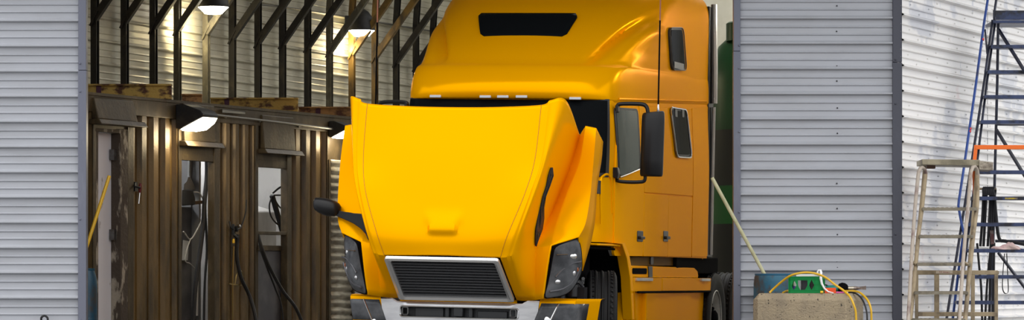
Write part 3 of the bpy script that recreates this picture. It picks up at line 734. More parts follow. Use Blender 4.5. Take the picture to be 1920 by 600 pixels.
def sleeper_window(pxs, inner, name):
    f = patch('sleeper_window', round_poly(P(*pxs), .09), rubber, .020, .03, None, .005)
    pl = round_poly(P(*pxs), .09)
    mb = MB(); pts = ring_on(pl, us, .028); mb.tube(pts+[pts[0]], .010 if name == 'lower' else .006, 6); obj('chrome_trim', mb, chrome if name == 'lower' else glossy_black, f)
    g = patch('pane', round_poly(P(*inner), .06), dark_glass, .026, .01, f, .003)
    return f
f1 = sleeper_window(((1257,52),(1282,52),(1288,132),(1262,131)), ((1259,56),(1280,56),(1285,128),(1264,127)), 'upper')
v, w = sd_(1274,123); patch('vent_bar', round_poly([(v-.22,w-.04),(v+.2,w-.04),(v+.2,w+.03),(v-.22,w+.03)], .01), mat('grey_sliding_frame',(.10,.10,.10),.35,.4), .031, .008, f1, .002)
f2 = sleeper_window(((1258,201),(1288,206),(1293,296),(1265,294)), ((1261,206),(1286,210),(1290,290),(1267,289)), 'lower')
for px, py in ((1268,212),(1281,213)):
    v, w = sd_(px,py); patch('window_latch', [(v-.05,w-.04),(v+.05,w-.04),(v+.05,w+.04),(v-.05,w+.04)], glossy_black, .03, .01, f2, .003)
# trim fillet line under the roof fairing
b = MB(); b.tube([Vector((us(v,2.7)+.012,v,2.716+.045*(v-1.6)+.02)) for v in [1.9+.3*i for i in range(13)]], .012, 6); obj('roof_lip', b, yellow, TP)
# rear side extender with bright edge
b = MB(); b.hexa([(1.20,5.60,1.22),(1.245,5.60,1.22),(1.25,5.86,1.22),(1.22,5.86,1.22),(1.18,5.60,3.95),(1.215,5.60,3.95),(1.22,5.84,3.95),(1.19,5.84,3.95)]); obj('side_extender', b, satin_black, TP, bevel=.01)
b = MB(); b.tube([(1.262,5.74,2.90),(1.257,5.74,3.3),(1.247,5.74,3.6),(1.235,5.74,3.98)], .034, 8); b.tube([(1.255,5.74,2.86),(1.255,5.74,1.25)], .022, 8); objs('extender_edge', b, mat('steel_edge',(.55,.55,.54),.25,.6), TP)
b = MB(); b.hexa([(-1.245,5.60,1.22),(-1.20,5.60,1.22),(-1.22,5.86,1.22),(-1.25,5.86,1.22),(-1.215,5.60,3.95),(-1.18,5.60,3.95),(-1.19,5.84,3.95),(-1.22,5.84,3.95)]); obj('side_extender', b, satin_black, TP, bevel=.01)
# cowl seam badge
v, w = sd_(1122,351); patch('side_marker', round_poly([(v-.06,w-.065),(v+.05,w-.065),(v+.05,w+.065),(v-.06,w+.065)], .015), glossy_black, .012, .02)
# raised cowl frame in front of the door
b = MB(); pl = P((1126,420),(1125,345),(1130,330),(1140,328),(1146,345),(1148,400)); b.tube([Vector((us(a,c)+.004,a,c)) for a,c in pl], .012, 6, smooth=5); obj('cowl_bead', b, yellow, TP)

# ---- chassis fairing below the cab
def lowfn(v, w): return us(v)-.015
patch('sill_plate', P((1184,482),(1286,482),(1286,498),(1184,498)), mat('sill_reflection',(.16,.09,.015),.5,.0,ior=1.15), -.06, .02, None, .003)  # brown tint paints the yellow body's reflection into the sill
b = MB(); v, w = sd_(1310,497); b.box((.7,v-1.0,w-.09),(1.2,v+1.25,w+.085)); obj('battery_box', b, matt_black, TP, bevel=.01)
v, w = sd_(1231,489); patch('sill_catch', round_poly([(v-.05,w-.04),(v+.05,w-.04),(v+.05,w+.04),(v-.05,w+.04)], .02), glossy_black, -.045, .02)
up = patch('upper_fairing', round_poly([(sd_(1186,498)[0],1.0),(sd_(1313,518)[0],1.0),(sd_(1312,505)[0],1.07),(sd_(1306,500)[0],1.105),(sd_(1186,498)[0],1.115)], .03), yellow, -.005, .10, None, .02, fn=lowfn)
v0, v1 = sd_(1189,504)[0], sd_(1216,504)[0]; patch('step_recess', round_poly([(v0,1.03),(v1,1.03),(v1,1.09),(v0,1.09)], .03), matt_black, .0, .02, up, .003, fn=lowfn)
v0 = sd_(1223,507)[0]; patch('fairing_latch', [(v0-.07,1.0),(v0+.06,1.0),(v0+.05,1.11),(v0-.1,1.11)], glossy_black, .004, .02, up, .004, fn=lowfn)
def slab_w(y): return HC+(HY-y)*34.5/F+.03
va, vb, vc, vd = sd_(1181,530)[0], sd_(1242,530)[0], sd_(1309,530)[0], sd_(1335,530)[0]
for x0, x1, pr in ((va,vb-.006,.010),(vb+.006,vc-.006,.014),(vc+.006,vd,.006)):
    patch('middle_fairing', round_poly([(x0,.855),(x1-(.03 if x1 == vd else 0),.855),(x1,.995),(x0,.995)], .012), yellow, pr, .08, None, .01, fn=lowfn)
for x0, x1 in ((sd_(1192,520)[0],sd_(1222,520)[0]),(sd_(1314,520)[0],sd_(1330,520)[0])):
    patch('step_tread', [(x0,.962),(x1,.962),(x1,.992),(x0,.992)], dull_chrome, .03, .05, None, .004, fn=lowfn)
ve = sd_(1215,570)[0]
for x0, x1, pr in ((va,ve,-.05),(ve+.01,vb,-.005),(vb+.01,sd_(1300,570)[0],-.012),(sd_(1304,570)[0],sd_(1330,570)[0],-.05)):
    patch('lower_fairing', [(x0,.30),(x1,.30),(x1-.0,.845),(x0+.0,.845)], yellow, pr, .06, None, .008, fn=lowfn)
b = MB(); b.tube([(1.20,va,.85),(1.235,vd-.05,.85)], .012, 6); obj('fairing_gap', b, matt_black, TP)
# ---- wheel arch behind the front wheel
arc = [inv(x,y,u=1.06) for x,y in ((1108,456),(1130,457),(1152,459),(1163,466),(1169,485),(1174,515),(1179,550),(1182,610))]
arc = crom([Vector((0,p.y,p.z)) for p in arc], 4)
b = MB(); b.grid([[Vector((u,p.y,p.z)) for p in arc] for u in (1.04,1.07,1.115,1.125)]); obj('wheel_arch', b, yellow, TP, solid=.02, sharp=50)
arc2 = [Vector((0,p.y-.03,p.z-.035)) for p in arc]
b = MB(); b.grid([[Vector((u,p.y,p.z)) for p in arc2] for u in (.5,1.075)]); obj('arch_liner', b, matt_black, TP, solid=.02)
b = MB(); pl = [inv(x,y,u=1.13) for x,y in ((1152,456),(1163,458),(1172,484),(1178,520),(1182,600),(1186,600),(1183,520),(1177,480),(1168,455))]
b.prism([(p.y,p.z) for p in pl], lambda a,c,d: (d,a,c), 1.05, 1.15); obj('arch_edge', b, yellow, TP, bevel=.006)
b = MB(); b.box((-.88,.55,.35),(.88,1.6,1.35)); b.box((-.6,.35,.9),(.6,1.3,1.75)); obj('engine_bay', b, matt_black, TP, bevel=.03)
b = MB()
for k in range(7):
    b.tube([(.86+.02*k,.55+.04*k,.80+.02*(k%3)),(.95,.62+.05*k,.92+.03*(k%2)),(1.0,.8,.86+.02*k)], .018, 6, smooth=3)
b.lathe([(.05,0),(.06,.01),(.06,.12),(.04,.13)], (.97,.50,.80), (0,0,1), 14); b.lathe([(.04,0),(.05,.01),(.05,.1),(.03,.12)], (.87,.45,.78), (0,0,1), 14); b.box((1.02,.48,.79),(1.09,.6,.90))
obj('suspension_parts', b, glossy_black, TP)
b = MB(); q0 = inv(1143,464,u=1.03); b.bar(q0, q0+Vector((.0,.10,-.06)),.03,.05); obj('arch_bracket', b, dull_chrome, TP)
# ---- wheels
def wheel(name, c, ax, wid=.29, R=.52, rim_m=None):
    c = Vector(c); ax = Vector(ax).normalized(); h = wid/2
    b = MB(); prof = [(.30,-h*.82),(.40,-h),(.47,-h*.98),(.505,-h*.86),(R-.004,-h*.70)]
    for g in (-.42,-.14,.14,.42):
        prof += [(R,h*(g-.11)*1.5),(R-.012,h*(g-.07)*1.5),(R-.012,h*(g+.07)*1.5),(R,h*(g+.11)*1.5)]
    prof += [(R-.004,h*.70),(.505,h*.86),(.47,h*.98),(.40,h),(.30,h*.82)]
    b.lathe(prof, c, ax, 56, caps=False)
    x = ax.orthogonal().normalized(); y = ax.cross(x)
    for k in range(56):                    # shoulder lugs
        a = 2*math.pi*k/56; d = x*math.cos(a)+y*math.sin(a); e = -x*math.sin(a)+y*math.cos(a)
        for s in (-1,1):
            p0 = c+d*(R-.006)+ax*h*s*.70
            b.bar(p0-ax*s*.02, p0+ax*s*.018-d*.012, .022, .016, up=d)
    o = obj(name, b, tyre, TP, sharp=30)
    b = MB(); b.lathe([(.30,-h*.8),(.315,-h*.9),(.285,-h*.6),(.27,0),(.285,h*.6),(.315,h*.9),(.325,h*.86),(.30,h*.8)], c, ax, 40, caps=False)
    b.lathe([(.0,h*.05),(.12,h*.05),(.13,-.0),(.27,h*.2),(.285,h*.5)], c, ax, 40, caps=False)
    obj('rim', b, rim_m or mat('grey_rim', (.62,.63,.61), .35, .2, (.45,.45,.44), 6), o, sharp=40)
    b = MB(); b.lathe([(.10,0),(.10,h*.8),(.07,h*.95),(.02,h)], c, ax, 20)
    for k in range(10):
        a = 2*math.pi*k/10; p0 = c+(x*math.cos(a)+y*math.sin(a))*.165
        b.lathe([(.022,h*.05),(.022,h*.45),(.012,h*.55)], p0, ax, 6)
    obj('hub', b, matt_black, o)
    return o
steer = Vector((tc_, ts_, 0))
wheel('front_wheel', (1.085,1.22,.52+.022), steer)
wheel('front_wheel', (-1.05,1.20,.52-.022), -steer)
for v in (6.27, 7.55):
    for s in (-1,1):
        wheel('rear_wheel', (s*1.10,v,.52+.021*s), (s,0,0))
        wheel('rear_wheel', (s*.76,v,.52+.021*s), (s,0,0))
b = MB()
for s in (-1,1): b.box((s*.40,.6,.75),(s*.48,8.6,1.02))
b.box((-.5,6.1,.45),(.5,6.4,.75)); b.box((-.5,7.4,.45),(.5,7.7,.75)); b.box((-.5,6.6,1.02),(.5,7.6,1.15)); b.tube([(-1.0,1.22,.45),(1.0,1.22,.45)], .06, 8)
b.tube([(-.9,6.27,.52),(.9,6.27,.52)], .09, 8); b.tube([(-.9,7.55,.52),(.9,7.55,.52)], .09, 8); b.tube([(0,5.9,1.4),(0,5.9,1.0)], .2, 10)
obj('chassis_frame', b, matt_black, TP)

# ---- bumper
def bv(u):
    a = abs(u)
    return .10*max(0,(a-.45)/.65)**2.0 if a <= 1.10 else .10+.52*((a-1.10)/.12)
def bcol(us_, ws, dv=0.0): return [[Vector((u,bv(u)+dv+.02*(1-(w-.3)/.5),w)) for u in us_] for w in ws]
steel_u = [-.77+.77*2*i/28 for i in range(29)]
b = MB()
def topw(u):
    a = abs(u); return .735+(.03*smooth((a-.60)/.06))
sl_t, sl_b, su = .690, .590, .575                       # slot in the bumper
ws_rel = [.30,.45,.560,sl_b]
rows = [[Vector((u*(1-.06*(.76-w)/.4),bv(u)-.01,w)) for u in steel_u] for w in (.28,.42,.55,sl_b)]
b.grid(rows)
rows = [[Vector((u*(1-.06*(.76-w)/.4),bv(u)-.01,w)) for u in steel_u] for w in (sl_t,)]+[[Vector((u,bv(u)-.01,topw(u)-d)) for u in steel_u] for d in (.012,)]+[[Vector((u,bv(u)+.0,topw(u))) for u in steel_u]]+[[Vector((u,bv(u)+.25,topw(u)+.0)) for u in steel_u]]
b.grid(rows)
for s in (-1,1):
    uu = [s*(su+(.77-su)*i/6) for i in range(7)]
    b.grid([[Vector((u*(1-.06*(.76-w)/.4),bv(u)-.01,w)) for u in uu] for w in (sl_b,.64,sl_t)])
bump_ = obj('bumper', b, dull_chrome, TP, sharp=40); bump_['label'] = 'brushed steel bumper centre'
b = MB(); pl = round_poly([(-su,sl_b),(su,sl_b),(su,sl_t),(-su,sl_t)], .03); pts = [Vector((a,bv(a)-.012,c)) for a,c in pl]; b.tube(pts+[pts[0]], .007, 6)
obj('slot_rim', b, chrome, bump_)
b = MB(); b.box((-.74,.10,.40),(.74,.16,.73)); b.box((-.06,.02,.60),(.03,.10,.70)); b.box((.08,.04,.56),(.12,.10,.72)); b.box((-.15,.05,.56),(-.11,.10,.72)); b.box((-.45,.07,.57),(-.17,.1,.68)); b.box((.16,.07,.57),(.45,.1,.66))
obj('slot_back', b, mat('slot_hardware',(.035,.037,.04),.4,.3), bump_, bevel=.006)
for s in (-1,1):
    b = MB(); c0 = Vector((s*.525,.0,.645)); pl = round_poly([(-.028,-.035),(.028,-.035),(.028,.035),(-.028,.035)], .018); pts = [c0+Vector((a,0,c)) for a,c in pl]; b.tube(pts+[pts[0]], .010, 6); b.bar(c0+Vector((0,.02,-.04)), c0+Vector((0,.12,-.04)), .03,.02)
    obj('tow_eye', b, mat('tow_eye_steel',(.12,.12,.12),.35,.8), bump_)
for s in (-1,1):
    cu = [.775+(1.10-.775)*i/10 for i in range(11)]+[1.10+.12*i/10 for i in range(1,11)]
    b = MB()
    rows = [[Vector((s*u*(1-.05*(.79-w)/.4),bv(u)+o_,w)) for u in cu] for w, o_ in ((.28,.03),(.45,.0),(.60,-.002),(.758,-.006),(.772,-.002),(.790,.04),(.792,.20))]
    b.grid(rows); cr = obj('bumper_corner', b, yellow, TP, sharp=35)
    # fog lamp glass with a bright divider
    def q(u, w, d): return Vector((s*u*(1-.05*(.79-w)/.4),bv(u)-d,w))
    def lensrow(ua, ub, w, d): return [q(lerp(ua,ub,i/12), w, d) for i in range(13)]
    b = MB(); b.grid([lensrow(.795-.06*(.748-w)/.2,1.165-.05*max(0,.62-w),w,.008) for w in (.745,.70,.65,.60,.55)]); fl = obj('fog_lamp', b, lamp_dark, cr, solid=-.006, sharp=60)
    b = MB(); b.tube([q(.955,.745,.014), q(.925,.66,.014), q(.885,.55,.014)], .008, 6); obj('divider', b, chrome, cr)
    b = MB(); b.lathe([(.034,-.004),(.030,-.010),(.018,-.013),(.0,-.014)], q(.862,.590 if s > 0 else .53,.006), (0,1,0), 20); obj('bulb_reflector', b, mat('bright_reflector',(.8,.8,.78),.12,1), cr)
# ---- tilted hood: one skin for nose, sides and fenders
rowsP = [  # c0 centre, c1, c2 crease, c3 ridge, c4 valley, f1, f2 outer ridge, f3 rear edge   (photo px, depth v)
 [(857,201,-.30),(935,200.5,-.31),(1015,196.5,-.33),(1033,187.5,-.32),(1062,189,-.20),(1087,253,.34),(1098,236,.24),(1118,240,.24),(1131,266,.55)],
 [(853,290,-.44),(930,290,-.45),(1003,298,-.47),(1018,292,-.46),(1033,285,-.38),(1072,305,.28),(1086,305,.17),(1113,300,.14),(1128,300,.58)],
 [(845,370,-.55),(915,371,-.56),(984,363,-.58),(998,357,-.57),(1013,350,-.49),(1046,372,.18),(1062,365,.08),(1107,365,.06),(1120,352,.56)],
 [(834,440,-.63),(894,442,-.64),(952,440,-.65),(970,434,-.64),(986,425,-.55),(1022,428,.02),(1040,430,-.05),(1098,418,-.01),(1116,412,.50)],
 [(830,479,-.625),(884,481,-.625),(938,483,-.625),(954,481,-.62),(968,477,-.56),(1005,465,-.16),(1034,460,-.17),(1085,445,-.05),(1109,452,.45)]]
rowB = [None,None,(969,563,-.04),(979,564,-.035),(988,564,-.03),(1003,563,-.06),(1017,560,-.16)]
H = [[inv(x,y,v=v) for x,y,v in r] for r in rowsP]
for r in H: r[0].x = 0.0
H = [list(r) for r in H]
cols = [crom([H[i][j] for i in range(5)], 16) for j in range(9)]      # dense along rows
HR = [[c[i] for c in cols] for i in range(len(cols[0]))]
SUBC = 12
def dense_row(r):
    k = [r[1].copy() , r[0], r[1], r[2], r[3], r[4], r[5]]; k[0].x *= -1
    a = crom(k, SUBC)[SUBC:]
    f = [lerp(r[5], r[6], i/SUBC) for i in range(1,SUBC+1)]+[lerp(r[6], r[7], i/SUBC) for i in range(1,SUBC+1)]
    g = [lerp(r[7], r[8], i/3) for i in range(1,4)]
    return a+f+g
D_ = [dense_row(r) for r in HR]
def pad(p):                                  # raised emblem pad above the grille
    w, u = p.z, abs(p.x)
    half = .105+(w-1.33)*.30
    if not 1.31 < w < 1.62 or u > half+.03: return p
    h = smooth((1.62-w)/.20) if w > 1.43 else smooth((w-1.345)/.075)
    return p+Vector((0,-.036*h*smooth((half+.01-u)/.022),-.01*h))
D_ = [[pad(p) for p in r] for r in D_]
def both(rows):
    for s in (1,-1): yield s, [[Vector((s*p.x,p.y,p.z)) for p in r] for r in rows]
b = MB()
for s, rows in both(D_): b.grid(rows)
# lower rows beside the grille
L4 = D_[-1]; i2 = 2*SUBC; i5 = 6*SUBC
top = L4[i2:i5+1]
rb = [inv(x,y,v=v) for x,y,v in rowB[2:]]
bot = crom(rb, SUBC)
lows = []
for k in range(9):
    t = k/8
    lows.append([a.lerp(c, t)+Vector((0,-.02*math.sin(math.pi*t),0)) for a, c in zip(top, bot)])
for s, rows in both(lows): b.grid(rows)
# strip between grille bottom edges, below the grille
gb = inv(969,563,v=-.04)
b.grid([[Vector((lerp(-gb.x,gb.x,i/8),-.04,gb.z+dz)) for i in range(9)] for dz in (.0,-.03)])
tail = inv(1091,508,v=.30)
for s in (1,-1):
    e = [Vector((s*p.x,p.y,p.z)) for p in L4[-4:]]
    t_ = Vector((s*tail.x,tail.y,tail.z)); t2 = t_+Vector((s*.004,.02,0))
    b.grid([e,[p.lerp(q_,.5) for p,q_ in zip(e,[t_,t_.lerp(t2,.33),t_.lerp(t2,.66),t2])],[t_,t_.lerp(t2,.33),t_.lerp(t2,.66),t2]])
bmesh.ops.remove_doubles(b.bm, verts=b.bm.verts[:], dist=.0015)
hood = obj('hood', b, yellow, TP, sharp=42, solid=.018)
# crease lines of the hood
for s in (-1,1):
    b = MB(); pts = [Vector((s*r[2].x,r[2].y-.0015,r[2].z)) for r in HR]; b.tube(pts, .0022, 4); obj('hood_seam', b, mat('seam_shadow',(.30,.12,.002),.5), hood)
# ---- grille
gT, gB = inv(830,482,v=-.655), inv(857,560,v=-.075)
def gp(u, t, d=0.0):                        # t 0 bottom .. 1 top on the grille plane
    n = Vector((0,gT.z-gB.z,gB.y-gT.y)); n = Vector((0,-(gT.z-gB.z),(gT.y-gB.y))).normalized()
    return Vector((u, lerp(gB.y,gT.y,t), lerp(gB.z,gT.z,t)))+n*d
gl = [(-.560,0),(.560,0),(.545,1),(-.545,1)]
outer = round_poly([(x*1.0,t*.72) for x,t in gl], .035, 4); inner = round_poly([(-.505,.045),(.505,.045),(.497,.668),(-.497,.668)], .03, 4)
b = MB()
prof = [(outer,.0),(outer,.028),(None,.036),(inner,.022),(inner,-.03)]
rings = []
for pl, d in prof:
    if pl is None: pl = [((a[0]+c[0])/2,(a[1]+c[1])/2) for a,c in zip(outer,inner)]
    rings.append([gp(x,y/.72,d) for x,y in pl])
b.grid(rings, closed=True); gr = obj('grille_surround', b, mat('grille_chrome',(.72,.72,.72),.16,.65), hood, sharp=40); gr['label'] = 'bright chrome grille surround'
b = MB(); b.face([gp(x,y/.72,-.035) for x,y in inner]); obj('grille_backing', b, mat('grille_mesh',(.010,.010,.012),.6), hood)
sl_m = mat('grille_slat', (.12,.122,.13), .3, .4)
for k in range(13):
    t = .045/.72+(.668-.045)/.72*(k+.5)/13; hw = lerp(.505,.497,t); b = MB()
    n0 = [(-.002,-.030),(.003,-.012),(.0055,.006),(.002,.010),(-.0025,.006),(-.004,-.012)]
    b.prism(n0, lambda a,c,d: gp(d, t+a/.72*1.3, c), -hw, hw)
    obj('grille_slat', b, sl_m, hood, sharp=30)
b = MB()
for k in range(1,8):
    u = -.5+k*.125; b.bar(gp(u,.07,-.02), gp(u,.92,-.02), .004, .01)
obj('grille_wires', b, matt_black, hood)
# ---- headlights
HLP = [(1082,444.5,.02),(1061,452,-.06),(1040,462,-.15),(1034.5,480,-.15),(1030,506,-.14),(1024.5,533,-.13),(1019.5,557.5,-.13),(1036,558,-.07),(1055,554,.0),(1070,544,.05),(1082,526,.09),(1089.5,506,.12),(1089.5,478,.10),(1087,460,.06)]
HL = [inv(x,y,v=v-.015) for x,y,v in HLP]
HLd = crom(HL+[HL[0]], 3)[:-1]
cen = sum(HLd, Vector())/len(HLd)
def hl_pt(px, py, d):
    p = inv(px, py, v=-.02); k = inv(px,py,v=p.y+.0)
    # depth from a plane fitted through the outline
    return p+Vector((0,d,0))
import_n = Vector((0,0,0))
for i in range(len(HLd)): import_n += (HLd[i]-cen).cross(HLd[(i+1)%len(HLd)]-cen)
hn = import_n.normalized()
if hn.y > 0: hn = -hn
def on_lens(px, py, d):                      # point over the headlight plane
    v = 0.0
    for _ in range(30):
        p = inv(px,py,v=v); e = (p-cen).dot(hn); v -= e*hn.y*.6
    p = inv(px,py,v=v); return p+hn*d
bright = MATS['bright_reflector']
for s in (1,-1):
    M_ = lambda p: Vector((s*p.x,p.y,p.z))
    b = MB(); rings = []
    for f, d in ((.985,-.02),(.985,.016),(.93,.026),(.7,.045),(.4,.058),(.12,.062)):
        rings.append([M_(cen+(p-cen)*f+hn*d) for p in HLd])
    V = b.grid(rings, closed=True); b.bm.faces.new(V[-1]); b.bm.faces.new(V[0])
    hl = obj('headlight', b, lamp_dark, hood, sharp=70); hl['label'] = 'smoked headlight glass'
    b = MB(); b.grid([[M_(cen+(p-cen)*f+hn*d) for p in HLd] for f, d in ((.99,-.07),(1.008,.0),(1.0,.018),(.97,.02),(.97,.0))], closed=True); obj('bezel', b, matt_black, hl, sharp=50)
    def blob(px, py, ru, rw, m, nm, d=.062):
        b = MB(); c0 = on_lens(px,py,d); X = Vector((1,0,0)); X = (X-hn*X.dot(hn)).normalized(); Y = hn.cross(X)
        rg = [[M_(c0+X*ru*f*math.cos(2*math.pi*k/14)+Y*rw*f*math.sin(2*math.pi*k/14)-hn*(.012*f*f)) for k in range(14)] for f in (1.0,.75,.5,.25,.05)]
        V = b.grid(rg, closed=True); b.bm.faces.new(V[-1]); obj(nm, b, m, hl)
    blob(1068,480,.048,.035,bright,'high_beam'); blob(1070,511,.026,.030,dull_chrome,'low_beam'); blob(1057,513,.022,.028,dull_chrome,'low_beam'); blob(1041,527,.032,.022,dull_chrome,'park_lamp')
    blob(1079,505,.012,.030,amber,'turn_lamp',.05); blob(1065,534,.010,.010,bright,'park_lamp',.045)
    b = MB()
    b.bar(M_(on_lens(1038,476,.052)), M_(on_lens(1058,475,.058)), .012, .006)
    obj('reflector_strip', b, mat('bronze_strip',(.14,.09,.05),.3,.6), hl)
    b = MB(); b.tube([M_(on_lens(x,y,.055)) for x,y in ((1036,518),(1050,503),(1068,492),(1084,489))], .008, 6, smooth=4); b.tube([M_(on_lens(x,y,.045)) for x,y in ((1026,545),(1050,540),(1070,525),(1084,500))], .010, 6, smooth=4)
    objs('inner_trim', b, mat('inner_trim_grey',(.10,.10,.11),.25,.3), hl)
# ---- black side vents: patches laid on the hood side between ridge and valley
def side_at(px, py):
    best = None
    for i, r in enumerate(D_):
        for j in range(4*SUBC, 5*SUBC+1):
            p = r[j]; Wd = TO+TU*p.x+TV*p.y+TW*p.z
            x, y = CX+F*Wd.x/Wd.y, HY-F*(Wd.z-HC)/Wd.y
            e = (x-px)**2+(y-py)**2
            if best is None or e < best[0]: best = (e, p.y)
    return inv(px, py, v=best[1])
def vent_row(y, xa, xb): return [side_at(lerp(xa,xb,i/4), y) for i in range(5)]
for s in (1,-1):
    b = MB(); rows = []
    for y, xa, xb in ((315,1033,1035.5),(330,1029,1037),(350,1024,1030),(370,1018,1023),(390,1013,1020),(410,1008,1020),(430,1005,1017),(448,1004.5,1010),(461,1004,1005)):
        rows.append([Vector((s*(p.x+.012),p.y-.03,p.z)) for p in vent_row(y,xa,xb)])
    b.grid(rows); obj('hood_vent', b, mesh_black, hood, solid=.01, sharp=70)
# ---- hood mirror on the left fender
hm_pts = [inv(x,y,v=v) for x,y,v in ((690,446,-.05),(672,425,-.02),(650,410,.0),(634,402,.0))]
b = MB()
def blade(pts, hts, th):
    rows = []
    for p, h in zip(pts, hts):
        rows.append([p+Vector((0,-th,h)), p+Vector((0,th*.2,h*1.02)), p+Vector((0,th,-h)), p+Vector((0,-th,-h*.9))])
    b.grid(rows, closed=True)
ctr = [inv(x,y,v=v) for x,y,v in ((692,440,-.14),(684,420,-.14),(664,410,-.10),(645,404,-.06),(630,399,-.04)) ]
hts = (.055,.085,.050,.036,.028)
ctr2 = crom(ctr, 4); hh = [interp(i/4, list(enumerate(hts))) for i in range(len(ctr2))]
blade(ctr2, hh, .03)
hm = obj('hood_mirror', b, satin_black, hood, sharp=40, bevel=.004); hm['label'] = 'black hood mirror arm'
b = MB(); rows = []
for px, hgt, dp, cy in ((589,.040,.03,382),(592,.062,.055,382.5),(602,.078,.075,386),(615,.083,.08,389),(628,.075,.075,391),(635,.055,.05,392),(639,.02,.02,391)):
    c0 = inv(px, cy, v=-.05); row = []
    for k in range(16):
        a = 2*math.pi*k/16; row.append(c0+Vector((0,dp*math.cos(a),hgt*math.copysign(abs(math.sin(a))**.75,math.sin(a)))))
    rows.append(row)
V = b.grid(rows, closed=True); b.bm.faces.new(V[0]); b.bm.faces.new(V[-1]); obj('mirror_housing', b, satin_black, hm, sharp=50)
# ---- main mirrors
def mk_mirror(s):
    M_ = lambda p: Vector((s*p[0],p[1],p[2]))
    c0 = inv(1223,270,v=1.80)
    hw, hh_ = .112, .318; rows = []
    for z, fx_, fd in ((-1.0,.86,.55),(-.985,.95,.75),(-.93,1,.9),(-.5,1.0,1.0),(.3,1,1),(.72,1.0,.95),(.90,.98,.8),(.965,.93,.7),(.985,.84,.5)):
        row = []
        for k in range(24):
            a = 2*math.pi*k/24; ca, sa = math.cos(a), math.sin(a)
            x = hw*fx_*math.copysign(abs(ca)**.55,ca); y = .085*fd*math.copysign(abs(sa)**.7,sa)
            if y < 0: y *= 1.05-.55*abs(x/hw)**2
            row.append(M_((c0.x+x+.004*z, c0.y+y, c0.z+z*hh_+.012*(x/hw)*(z>0.6))))
        rows.append(row)
    b = MB(); V = b.grid(rows, closed=True); b.bm.faces.new(V[0]); b.bm.faces.new(V[-1])
    mm = obj('side_mirror', b, satin_black, TP, sharp=45); mm['label'] = 'tall black side mirror'
    b = MB(); b.prism(round_poly([(-.095,-.28),(.095,-.28),(.095,.28),(-.095,.28)], .03), lambda a,c,d: M_((c0.x+a,c0.y+d,c0.z+c)), .083, .09); obj('mirror_glass', b, chrome, mm)
    wz = lambda x,y,v: inv(x,y,v=v)
    b = MB(); b.tube([M_(p) for p in (wz(1157,207,1.80),wz(1158,198,1.80),wz(1164,195,1.80),wz(1185,194.5,1.80),wz(1206,196,1.80),wz(1213,202,1.80),wz(1215,212,1.80))], .020, 8, smooth=5)
    b.tube([M_(p) for p in (wz(1153,318,1.80),wz(1153,330,1.80),wz(1156,338,1.80),wz(1170,341,1.80),wz(1195,341.5,1.80),wz(1208,339,1.80),wz(1210,328,1.80))], .018, 8, smooth=5)
    objs('mirror_arm', b, satin_black, mm)
    b = MB(); b.prism(round_poly([(1149,314),(1159,314),(1161,326),(1159,336),(1150,332)], 2), lambda a,c,d: M_(wz(a,c,1.78)+Vector((0,d,0))), -.04, .05); b.prism(round_poly([(1154,198),(1160,196),(1160,210),(1156,212)], 2), lambda a,c,d: M_(wz(a,c,1.78)+Vector((0,d,0))), -.03, .05)
    objs('arm_mount', b, satin_black, mm, bevel=.008)
mk_mirror(1); mk_mirror(-1)
# whip aerials rising from the mirrors
def aerial(x, ybase, v):
    b = MB(); p0 = inv(x,ybase,v=v); b.lathe([(.010,0),(.014,.01),(.010,.05),(.006,.09)], p0, (0,0,1), 10); r = obj('aerial', b, chrome, TP); r['label'] = 'tall whip aerial'
    b = MB(); b.tube([p0+Vector((0,0,.08)), p0+Vector((.0,0,.9))], .009, 6); obj('lower_whip', b, matt_black, r)
    b = MB(); b.tube([p0+Vector((0,0,.9)), p0+Vector((.0,0,1.5))], .008, 6); obj('upper_whip', b, mat('copper_whip',(.35,.12,.06),.45), r)
p_ = inv(1234,211,v=1.82); aerial(1234,211,1.82)
aerial(704,211,1.82)
# ================================================================== RIGHT-HAND PROPS
# ---- concrete block
conc = mat('rough_concrete', (.36,.29,.19), .85, 0, (.25,.205,.145), 5, (1,1,1), .4, .7, bump=.7, bscale=55)
def conc_pits():
    nt = conc.node_tree; N = nt.nodes; L = nt.links; b = N['Principled BSDF']
    src = b.inputs['Base Color'].links[0].from_socket
    tc = N.new('ShaderNodeTexCoord'); v = N.new('ShaderNodeTexNoise'); v.inputs['Scale'].default_value = 38; v.inputs['Detail'].default_value = 2
    L.new(tc.outputs['Object'], v.inputs['Vector']); r = N.new('ShaderNodeValToRGB')
    r.color_ramp.elements[0].position = .66; r.color_ramp.elements[1].position = .70
    L.new(v.outputs['Fac'], r.inputs['Fac']); x = N.new('ShaderNodeMix'); x.data_type = 'RGBA'
    L.new(r.outputs['Color'], x.inputs[0]); L.new(src, x.inputs[6]); x.inputs[7].default_value = (.05,.04,.032,1); L.new(x.outputs[2], b.inputs['Base Color'])
conc_pits()
DB = 32.6; sB = DB/F
ya = math.radians(17); BX = Vector((math.cos(ya),-math.sin(ya),0)); BY = Vector((math.sin(ya),math.cos(ya),0))
c0 = at(1586,552,DB); c0.z = 0                     # front right vertical edge of the block
BW, BDp, BH, ch = .86, .55, HC+(HY-550)*DB/F, .062
def bp(a, d, z): return c0+BX*a+BY*d+Vector((0,0,z))
b = MB()
def loop(i, z):                                    # octagonal loop with chamfered corners, inset i
    k = ch
    return [bp(-BW,i,z), bp(0,i,z), bp(k-i if i < k else 0,k,z), bp(k-i,BDp,z), bp(0,BDp+k-i,z), bp(-BW,BDp+k-i,z), bp(-BW-k+i,BDp,z), bp(-BW-k+i,k,z)]
V = b.grid([loop(0,0), loop(0,BH-ch), loop(ch,BH)], closed=True); b.bm.faces.new(V[0]); b.bm.faces.new(V[-1])
tag(obj('concrete_block', b, conc, bevel=.010, sharp=30), 'large chamfered concrete block in front of the right grey door leaf', 'block')
TB = BH
